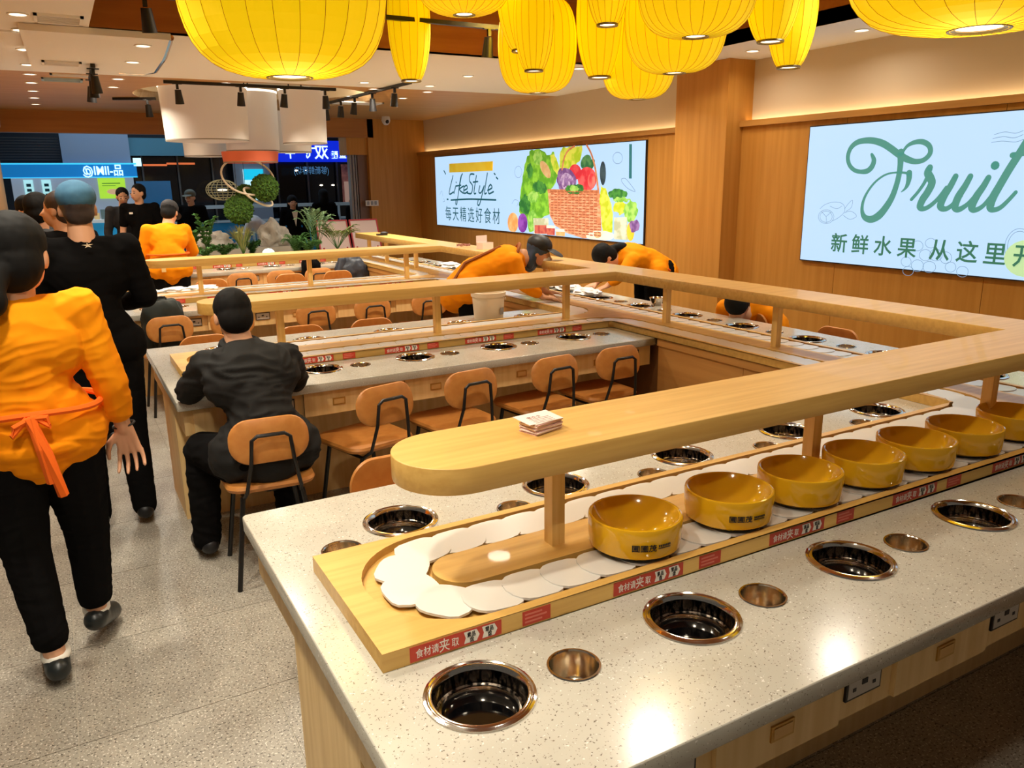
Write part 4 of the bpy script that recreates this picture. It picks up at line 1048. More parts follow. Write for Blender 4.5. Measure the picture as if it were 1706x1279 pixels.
# 8 orange worker between third and farthest counters
J = standing(1.62)
J['chest'] = V(.01, .06, 1.17); J['waist'].y = .01; J['neck'] = V(.04, .12, 1.31); J['head'] = V(.08, .17, 1.43)
J['shL'] = V(-.165, .05, 1.26); J['shR'] = V(.19, .08, 1.25); J['elL'] = V(-.24, .08, 1.0); J['elR'] = V(.27, .18, 1.02); J['wrL'] = V(-.14, .28, .90); J['wrR'] = V(.2, .38, .90)
w, hpf, HR = person('worker in orange top and dark cap bent over the farthest counter, seen from behind', (.96, 8.95, 0), 0, J, ORANGE, PANTS, sleeve=.85, head=(-25, -30), hem=.06, hat=('peak', mat('cap_charcoal', (44, 42, 44), .8)), girth=1.2, skirt=.01)
MB().tube([(.2 * math.cos(a), .15 * math.sin(a) + .005, 1.02) for a in [2 * PI * i / 30 for i in range(31)]], .011, 6, cap=False).build('apron_tie', ORTIE, w, smooth=True)
MB().box(-.02, .02, -.01, .0, -.14, 0).build('apron_string', mat('cream_string', (226, 190, 120), .8), w, loc=(-.08, -.165, .99))

# 9 seated man
J = standing(1.7)
J['pelvis'] = V(0, .0, .57); J['waist'] = V(0, .03, .70); J['chest'] = V(-.01, .12, .88); J['neck'] = V(-.03, .215, 1.02); J['head'] = V(-.04, .265, 1.135)
J['shL'] = V(-.18, .19, .935); J['shR'] = V(.155, .17, .935); J['elL'] = V(-.25, .34, .80); J['elR'] = V(.23, .32, .795); J['wrL'] = V(-.12, .55, .80); J['wrR'] = V(.1, .53, .80)
J['hdL'] = V(.4, 1, .0); J['hdR'] = V(-.5, 1, -.05)
J['hipL'] = V(-.1, .02, .54); J['hipR'] = V(.1, .02, .54); J['knL'] = V(-.23, .30, .53); J['knR'] = V(.16, .40, .50)
J['anL'] = V(-.25, .30, .09); J['toeL'] = V(-.27, .46, .035); J['anR'] = V(.14, .28, .09); J['toeR'] = V(.15, .44, .035)
m9, hpf, HR = person('man in a black padded jacket sitting with his back to us at the second counter', (.665, 3.38, 0), 0, J, JACKET, PANTS, voxel=.0085, head=(4, -22), sleeve=1.0, hem=.02, girth=1.2, fold=.009)
col = MB().tube([J['neck'] + V(.072 * math.cos(a), .06 * math.sin(a) - .01, -.01 + .02 * math.sin(a)) for a in [2 * PI * i / 24 for i in range(25)]], .024, 8, cap=False)
col.build('collar', JACKET, m9, smooth=True)

# 10 masked worker leaning over the corner
J = standing(1.62)
J['pelvis'] = V(0, -.06, .88); J['waist'] = V(.0, .05, 1.0); J['chest'] = V(0, .27, 1.08); J['neck'] = V(0, .43, 1.14); J['head'] = V(0.0, .56, 1.165)
J['shL'] = V(-.16, .34, 1.11); J['shR'] = V(.16, .34, 1.11); J['elL'] = V(-.2, .42, .97); J['elR'] = V(.2, .40, .95); J['wrL'] = V(-.12, .62, .835); J['wrR'] = V(.16, .56, .835)
J['hdL'] = V(0, 1, -.1); J['hdR'] = V(0, 1, -.1)
w, hpf, HR = person('worker in orange with black peaked cap and face mask leaning over the second counter', (2.74, 5.52, 0), -115, J, ORANGE, PANTS, sleeve=.85, head=(-26, -16), hem=.05, hair='long', haircol=BLUEH, hat=('peak', BLACKP), girth=1.15, face=False)
MB().ell(hpf(0, .072, -.045), (.052, .036, .042), HR).build('face_mask', STW, w, smooth=True)
MB().tube([hpf(-.02, -.07, -.12) + V(0, -.02, .0), J['chest'] + V(.05, -.03, .135), J['waist'] + V(.08, -.08, .10), J['pelvis'] + V(.12, -.09, .05)], .012, 6).build('apron_strap', mat('apron_brown', (150, 84, 30), .8), w, smooth=True)
MB().tube([J['neck'] + V(.1 * math.cos(a), -.06 + .03 * math.sin(a), .02 + .07 * math.sin(a)) for a in [R(t) for t in range(0, 181, 20)]], .014, 6).build('neck_strap', MATS['apron_brown'], w, smooth=True)
# 11 worker on the wall side bending towards the belt
J = standing(1.62)
J['pelvis'] = V(0, -.1, .88); J['waist'] = V(0, .05, .97); J['chest'] = V(0, .22, 1.02); J['neck'] = V(0, .38, 1.03); J['head'] = V(0, .5, 1.04)
J['shL'] = V(-.16, .3, 1.02); J['shR'] = V(.16, .3, 1.02); J['elL'] = V(-.18, .42, .90); J['elR'] = V(.18, .4, .90); J['wrL'] = V(-.1, .52, .80); J['wrR'] = V(.12, .5, .80)
J['hdL'] = V(0, 1, -.3); J['hdR'] = V(0, 1, -.3)
w, hpf, HR = person('worker in orange with a black bun bending over the wall counter from the wall side', (4.66, 5.64, 0), 84, J, ORANGE, PANTS, sleeve=.8, head=(0, -62), hair='bun', girth=1.15, hem=.03)
MB().tube([(.19 * math.cos(a), -.03 + .13 * math.sin(a), .93 + .05 * math.sin(a)) for a in [2 * PI * i / 30 for i in range(31)]], .011, 6, cap=False).build('apron_tie', ORTIE, w, smooth=True)
# 12 worker bent low at the wall counter
J = standing(1.6)
J['pelvis'] = V(0, -.1, .62); J['waist'] = V(0, .03, .70); J['chest'] = V(0, .18, .76); J['neck'] = V(0, .33, .78); J['head'] = V(.02, .45, .815)
J['shL'] = V(-.16, .25, .75); J['shR'] = V(.16, .25, .77); J['elL'] = V(-.22, .22, .56); J['elR'] = V(.2, .22, .56); J['wrL'] = V(-.18, .3, .42); J['wrR'] = V(.18, .3, .42)
J['hdL'] = V(0, .3, -1); J['hdR'] = V(0, .3, -1); J['hipL'] = V(-.1, -.1, .58); J['hipR'] = V(.1, -.1, .58)
J['knL'] = V(-.14, .2, .42); J['knR'] = V(.14, .2, .42); J['anL'] = V(-.14, -.02, .09); J['anR'] = V(.14, -.02, .09); J['toeL'] = V(-.15, .15, .035); J['toeR'] = V(.15, .15, .035)
person('worker in orange crouched low behind the wall counter, dark head just above it', (4.52, 4.22, 0), 118, J, ORANGE, PANTS, sleeve=.8, head=(8, -50), hair='bun', girth=1.15)
# 13.. passers-by outside the storefront
def outside(label, x, y, rz, h, top, **k): return person(label, (x, y, 0), rz, standing(h), top, PANTS, voxel=.016, **k)
outside('passer-by in a black top and grey cap outside, behind the orange worker', 1.92, 13.9, 150, 1.62, JET, hat=('peak', mat('cap_grey_green', (98, 98, 84), .8)), face=True)
J = standing(1.5); J['chest'] = V(0, .12, 1.05); J['neck'] = V(0, .24, 1.12); J['head'] = V(0, .33, 1.18); J['shL'] = V(-.16, .2, 1.08); J['shR'] = V(.16, .2, 1.08); J['elL'] = V(-.22, .3, .86); J['elR'] = V(.22, .3, .86); J['wrL'] = V(-.15, .42, .74); J['wrR'] = V(.15, .42, .74)
person('passer-by in a pale jacket bending forward outside behind the moss balls', (3.08, 14.1, 0), 70, J, mat('pale_jacket', (204, 200, 196), .8), PANTS, voxel=.016, hair='long')
outside('woman in a black blazer over a pale shirt standing outside the storefront', 3.58, 14.0, 178, 1.50, JET, hair='long', face=True)
outside('long haired passer-by in black outside, right of the woman in the blazer', 4.22, 14.3, 10, 1.60, JET, hair='long')
outside('passer-by in black at the right edge of the storefront glass', 4.66, 13.9, 30, 1.52, JET, hair='short')
bl = [o for o in bpy.data.objects if o.get('label') == 'woman in a black blazer over a pale shirt standing outside the storefront'][0]
MB().face([(-.05, .14, 1.25), (0, .155, 1.0), (.05, .14, 1.25)]).build('shirt_front', STW, bl)
# ------------------------------------------------------------ lightboxes on the right wall
XP = 5.46
FRUIT= [[(4.052, 1.865, 0.0233), (4.028, 1.82, 0.0409), (4.042, 1.772, 0.044), (4.079, 1.743, 0.0414), (4.137, 1.739, 0.0318), (4.192, 1.752, 0.032), (4.241, 1.791, 0.0341), (4.263, 1.852, 0.0361), (4.246, 1.916, 0.0379), (4.197, 1.956, 0.0415), (4.128, 1.969, 0.0449), (4.047, 1.964, 0.0483), (3.965, 1.94, 0.0517), (3.895, 1.902, 0.0513), (3.824, 1.857, 0.0509), (3.756, 1.822, 0.0486), (3.691, 1.803, 0.039), (3.63, 1.809, 0.0349), (3.589, 1.84, 0.0364), (3.579, 1.875, 0.0381), (3.598, 1.912, 0.0381), (3.647, 1.937, 0.0383), (3.708, 1.937, 0.0332), (3.762, 1.915, 0.0242), (3.794, 1.874, 0.0206)], [(3.81, 1.87, 0.0564), (3.803, 1.79, 0.0472), (3.805, 1.715, 0.0437), (3.817, 1.639, 0.044), (3.842, 1.553, 0.0482), (3.883, 1.479, 0.0546), (3.937, 1.414, 0.0612), (4.003, 1.382, 0.0539), (4.063, 1.398, 0.0442), (4.09, 1.45, 0.0302), (4.086, 1.52, 0.024), (4.055, 1.59, 0.0198), (4.0, 1.659, 0.0176), (3.927, 1.709, 0.0154), (3.852, 1.727, 0.0134), (3.766, 1.726, 0.017), (3.717, 1.714, 0.0225)], [(3.725, 1.723, 0.0469), (3.721, 1.686, 0.0432), (3.729, 1.639, 0.0321), (3.746, 1.61, 0.0189), (3.772, 1.588, 0.0057)], [(3.684, 1.535, 0.0245), (3.643, 1.583, 0.0243), (3.6, 1.648, 0.0259), (3.573, 1.712, 0.0312)], [(3.569, 1.757, 0.0475), (3.579, 1.721, 0.0606), (3.554, 1.684, 0.0605), (3.54, 1.647, 0.0569), (3.567, 1.583, 0.0555), (3.596, 1.536, 0.0559), (3.61, 1.485, 0.0525), (3.578, 1.471, 0.0336), (3.53, 1.495, 0.0314), (3.477, 1.547, 0.0293), (3.428, 1.62, 0.0271)], [(3.371, 1.695, 0.041), (3.4, 1.629, 0.0467), (3.439, 1.556, 0.0527), (3.455, 1.492, 0.0549), (3.419, 1.473, 0.0364), (3.374, 1.498, 0.0307), (3.316, 1.566, 0.0303)], [(3.267, 1.694, 0.0403), (3.296, 1.629, 0.046), (3.334, 1.557, 0.0537), (3.349, 1.49, 0.054), (3.318, 1.472, 0.0395), (3.262, 1.509, 0.0302), (3.207, 1.576, 0.0297)], [(3.143, 1.684, 0.0395), (3.169, 1.628, 0.0451), (3.209, 1.558, 0.0526), (3.23, 1.488, 0.0531), (3.202, 1.471, 0.0352), (3.152, 1.502, 0.0296), (3.1, 1.577, 0.0258)], [(3.111, 1.762, 0.0561), (3.109, 1.761, 0.0561)], [(2.82, 2.083, 0.0474), (2.871, 2.008, 0.0497), (2.922, 1.919, 0.0505), (2.966, 1.831, 0.0512), (3.018, 1.729, 0.0521), (3.064, 1.628, 0.0529), (3.097, 1.551, 0.0569), (3.104, 1.49, 0.052), (3.077, 1.475, 0.0345), (3.036, 1.492, 0.0308), (2.992, 1.539, 0.0271), (2.953, 1.59, 0.0252)], [(3.007, 1.824, 0.0366), (2.942, 1.83, 0.0296), (2.862, 1.84, 0.0243), (2.786, 1.853, 0.016)]]
FRUIT_LINES= [[(3.553, 1.208), (3.554, 1.195), (3.56, 1.184), (3.571, 1.175), (3.584, 1.17), (3.599, 1.169), (3.614, 1.172), (3.627, 1.18), (3.636, 1.19), (3.64, 1.203), (3.639, 1.215), (3.633, 1.227), (3.622, 1.235), (3.608, 1.24), (3.593, 1.241), (3.578, 1.238), (3.566, 1.23), (3.557, 1.22), (3.553, 1.208)], [(3.481, 1.146), (3.482, 1.132), (3.488, 1.12), (3.499, 1.11), (3.513, 1.104), (3.529, 1.103), (3.545, 1.107), (3.558, 1.115), (3.568, 1.126), (3.572, 1.14), (3.571, 1.153), (3.565, 1.166), (3.554, 1.176), (3.539, 1.181), (3.523, 1.183), (3.508, 1.179), (3.495, 1.171), (3.485, 1.159), (3.481, 1.146)], [(3.399, 1.152), (3.4, 1.138), (3.406, 1.125), (3.418, 1.115), (3.432, 1.109), (3.449, 1.107), (3.465, 1.111), (3.479, 1.119), (3.489, 1.131), (3.494, 1.145), (3.493, 1.16), (3.486, 1.173), (3.474, 1.183), (3.459, 1.189), (3.443, 1.19), (3.427, 1.186), (3.413, 1.178), (3.403, 1.166), (3.399, 1.152)], [(3.631, 1.087), (3.632, 1.075), (3.638, 1.064), (3.647, 1.055), (3.66, 1.05), (3.674, 1.049), (3.688, 1.052), (3.7, 1.059), (3.708, 1.069), (3.712, 1.08), (3.711, 1.093), (3.705, 1.104), (3.695, 1.112), (3.682, 1.118), (3.668, 1.119), (3.655, 1.115), (3.643, 1.108), (3.635, 1.098), (3.631, 1.087)], [(3.531, 1.066), (3.532, 1.051), (3.539, 1.038), (3.55, 1.027), (3.565, 1.021), (3.581, 1.02), (3.598, 1.023), (3.612, 1.032), (3.622, 1.044), (3.626, 1.058), (3.625, 1.073), (3.618, 1.086), (3.607, 1.097), (3.592, 1.103), (3.575, 1.104), (3.559, 1.1), (3.545, 1.092), (3.536, 1.08), (3.531, 1.066)], [(3.437, 1.064), (3.438, 1.05), (3.445, 1.038), (3.457, 1.028), (3.472, 1.022), (3.489, 1.02), (3.505, 1.023), (3.519, 1.031), (3.529, 1.043), (3.534, 1.056), (3.533, 1.07), (3.526, 1.083), (3.514, 1.093), (3.498, 1.099), (3.482, 1.1), (3.465, 1.096), (3.451, 1.089), (3.442, 1.077), (3.437, 1.064)], [(3.327, 1.139), (3.328, 1.125), (3.334, 1.112), (3.344, 1.102), (3.357, 1.096), (3.372, 1.095), (3.387, 1.098), (3.399, 1.107), (3.408, 1.118), (3.413, 1.132), (3.412, 1.146), (3.406, 1.159), (3.396, 1.169), (3.382, 1.175), (3.368, 1.176), (3.353, 1.172), (3.341, 1.164), (3.332, 1.152), (3.327, 1.139)], [(3.289, 1.077), (3.29, 1.065), (3.295, 1.053), (3.304, 1.045), (3.316, 1.039), (3.33, 1.038), (3.343, 1.041), (3.354, 1.048), (3.362, 1.058), (3.366, 1.07), (3.365, 1.082), (3.36, 1.094), (3.351, 1.102), (3.339, 1.107), (3.325, 1.108), (3.312, 1.105), (3.301, 1.098), (3.293, 1.088), (3.289, 1.077)], [(3.197, 1.052), (3.198, 1.04), (3.203, 1.028), (3.213, 1.019), (3.226, 1.013), (3.24, 1.012), (3.254, 1.015), (3.267, 1.022), (3.275, 1.033), (3.279, 1.045), (3.279, 1.058), (3.273, 1.069), (3.263, 1.079), (3.25, 1.084), (3.236, 1.085), (3.222, 1.082), (3.21, 1.075), (3.201, 1.065), (3.197, 1.052)], [(3.457, 1.233), (3.458, 1.221), (3.463, 1.21), (3.473, 1.202), (3.485, 1.197), (3.499, 1.197), (3.513, 1.2), (3.525, 1.207), (3.533, 1.216), (3.537, 1.228), (3.536, 1.24), (3.53, 1.25), (3.52, 1.258), (3.508, 1.263), (3.494, 1.264), (3.48, 1.261), (3.469, 1.254), (3.46, 1.244), (3.457, 1.233)], [(3.605, 1.021), (3.606, 1.009), (3.612, 0.999), (3.622, 0.99), (3.636, 0.985), (3.65, 0.984), (3.665, 0.986), (3.677, 0.993), (3.686, 1.002), (3.69, 1.013), (3.688, 1.025), (3.682, 1.035), (3.672, 1.044), (3.658, 1.049), (3.644, 1.05), (3.629, 1.047), (3.617, 1.041), (3.609, 1.032), (3.605, 1.021)], [(4.346, 1.392), (4.349, 1.373), (4.36, 1.356), (4.378, 1.343), (4.402, 1.336), (4.428, 1.335), (4.454, 1.341), (4.475, 1.352), (4.49, 1.368), (4.497, 1.387), (4.494, 1.406), (4.482, 1.423), (4.463, 1.436), (4.439, 1.443), (4.413, 1.444), (4.388, 1.438), (4.367, 1.426), (4.353, 1.41), (4.346, 1.392)], [(4.362, 1.391), (4.364, 1.376), (4.372, 1.363), (4.387, 1.352), (4.406, 1.346), (4.427, 1.345), (4.447, 1.35), (4.464, 1.359), (4.476, 1.373), (4.481, 1.388), (4.479, 1.403), (4.47, 1.417), (4.455, 1.427), (4.436, 1.433), (4.415, 1.433), (4.395, 1.429), (4.378, 1.419), (4.367, 1.406), (4.362, 1.391)], [(2.783, 1.238), (2.783, 1.195), (2.793, 1.156), (2.814, 1.126), (2.842, 1.108), (2.875, 1.105), (2.909, 1.118), (2.939, 1.144), (2.961, 1.182), (2.973, 1.226), (2.974, 1.271), (2.962, 1.31), (2.94, 1.34), (2.911, 1.357), (2.878, 1.358), (2.845, 1.345), (2.816, 1.318), (2.795, 1.281), (2.783, 1.238)], [(2.799, 1.237), (2.798, 1.2), (2.807, 1.166), (2.824, 1.14), (2.848, 1.124), (2.875, 1.122), (2.903, 1.133), (2.927, 1.157), (2.946, 1.189), (2.956, 1.227), (2.957, 1.266), (2.948, 1.3), (2.93, 1.326), (2.906, 1.34), (2.879, 1.341), (2.851, 1.33), (2.827, 1.306), (2.809, 1.274), (2.799, 1.237)], [(4.486, 1.451), (4.444, 1.484), (4.369, 1.506), (4.293, 1.502), (4.252, 1.472), (4.253, 1.426), (4.305, 1.383), (4.353, 1.36)], [(4.421, 1.39), (4.471, 1.431)], [(4.421, 1.39), (4.373, 1.428)], [(4.421, 1.39), (4.409, 1.337)], [(4.247, 1.426), (4.187, 1.438), (4.135, 1.403), (4.192, 1.376), (4.257, 1.405)], [(4.25, 1.457), (4.218, 1.498), (4.184, 1.524), (4.19, 1.468), (4.236, 1.436)], [(4.391, 1.474), (4.325, 1.455), (4.277, 1.477)], [(3.144, 1.959), (3.078, 1.972), (3.009, 1.96), (2.962, 1.974)], [(3.15, 1.934), (3.082, 1.943), (3.014, 1.932), (2.959, 1.949)], [(3.155, 1.91), (3.087, 1.915), (3.002, 1.906), (2.954, 1.92)]]
LIFE= [[(11.457, 1.801), (11.617, 1.535), (11.461, 1.555)], [(11.368, 1.648), (11.444, 1.536)], [(11.35, 1.705), (11.346, 1.697)], [(11.12, 1.825), (11.204, 1.741), (11.336, 1.398), (11.391, 1.382), (11.369, 1.437)], [(11.354, 1.647), (11.184, 1.657)], [(11.157, 1.797), (11.285, 1.537)], [(11.088, 1.647), (11.237, 1.594), (11.103, 1.538)], [(11.083, 1.581), (10.969, 1.61), (10.992, 1.656), (11.081, 1.619), (11.073, 1.538), (10.954, 1.563)], [(10.729, 1.814), (10.854, 1.812), (10.881, 1.72), (10.788, 1.646), (10.837, 1.539), (10.986, 1.544)], [(10.656, 1.791), (10.744, 1.555), (10.686, 1.54)], [(10.765, 1.701), (10.612, 1.709)], [(10.55, 1.646), (10.587, 1.559), (10.514, 1.552), (10.414, 1.646)], [(10.414, 1.646), (10.563, 1.392), (10.637, 1.382), (10.613, 1.446)], [(10.304, 1.822), (10.406, 1.556), (10.348, 1.546)], [(10.307, 1.583), (10.174, 1.619), (10.218, 1.663), (10.286, 1.61), (10.27, 1.539), (10.13, 1.566)], [(11.695, 1.442), (11.657, 1.441)], [(11.554, 1.43), (11.144, 1.447), (10.799, 1.455), (10.352, 1.453), (10.063, 1.451)], [(11.778, 1.883), (11.721, 1.833)], [(10.098, 1.815), (10.068, 1.801)], [(10.04, 1.762), (9.996, 1.74)]]
TV_LINES= [[(7.151, 1.934), (7.157, 1.911), (7.175, 1.892), (7.202, 1.88), (7.235, 1.876), (7.269, 1.881), (7.298, 1.895), (7.318, 1.916), (7.325, 1.939), (7.319, 1.962), (7.301, 1.981), (7.273, 1.994), (7.239, 1.997), (7.206, 1.991), (7.178, 1.977), (7.158, 1.957), (7.151, 1.934)], [(7.161, 1.713), (7.082, 1.712), (6.945, 1.612), (6.922, 1.579), (7.045, 1.612), (7.149, 1.679), (7.161, 1.713)], [(11.98, 1.509), (11.901, 1.569), (11.859, 1.49)], [(9.332, 1.823), (9.34, 1.795), (9.36, 1.772), (9.391, 1.756), (9.428, 1.751), (9.464, 1.757), (9.495, 1.773), (9.515, 1.798), (9.522, 1.826), (9.514, 1.854), (9.492, 1.878), (9.461, 1.893), (9.424, 1.898), (9.388, 1.892), (9.358, 1.875), (9.339, 1.851), (9.332, 1.823)], [(9.609, 1.408), (9.538, 1.459), (9.435, 1.444), (9.47, 1.376)], [(11.838, 1.451), (11.793, 1.411), (11.867, 1.4)]]
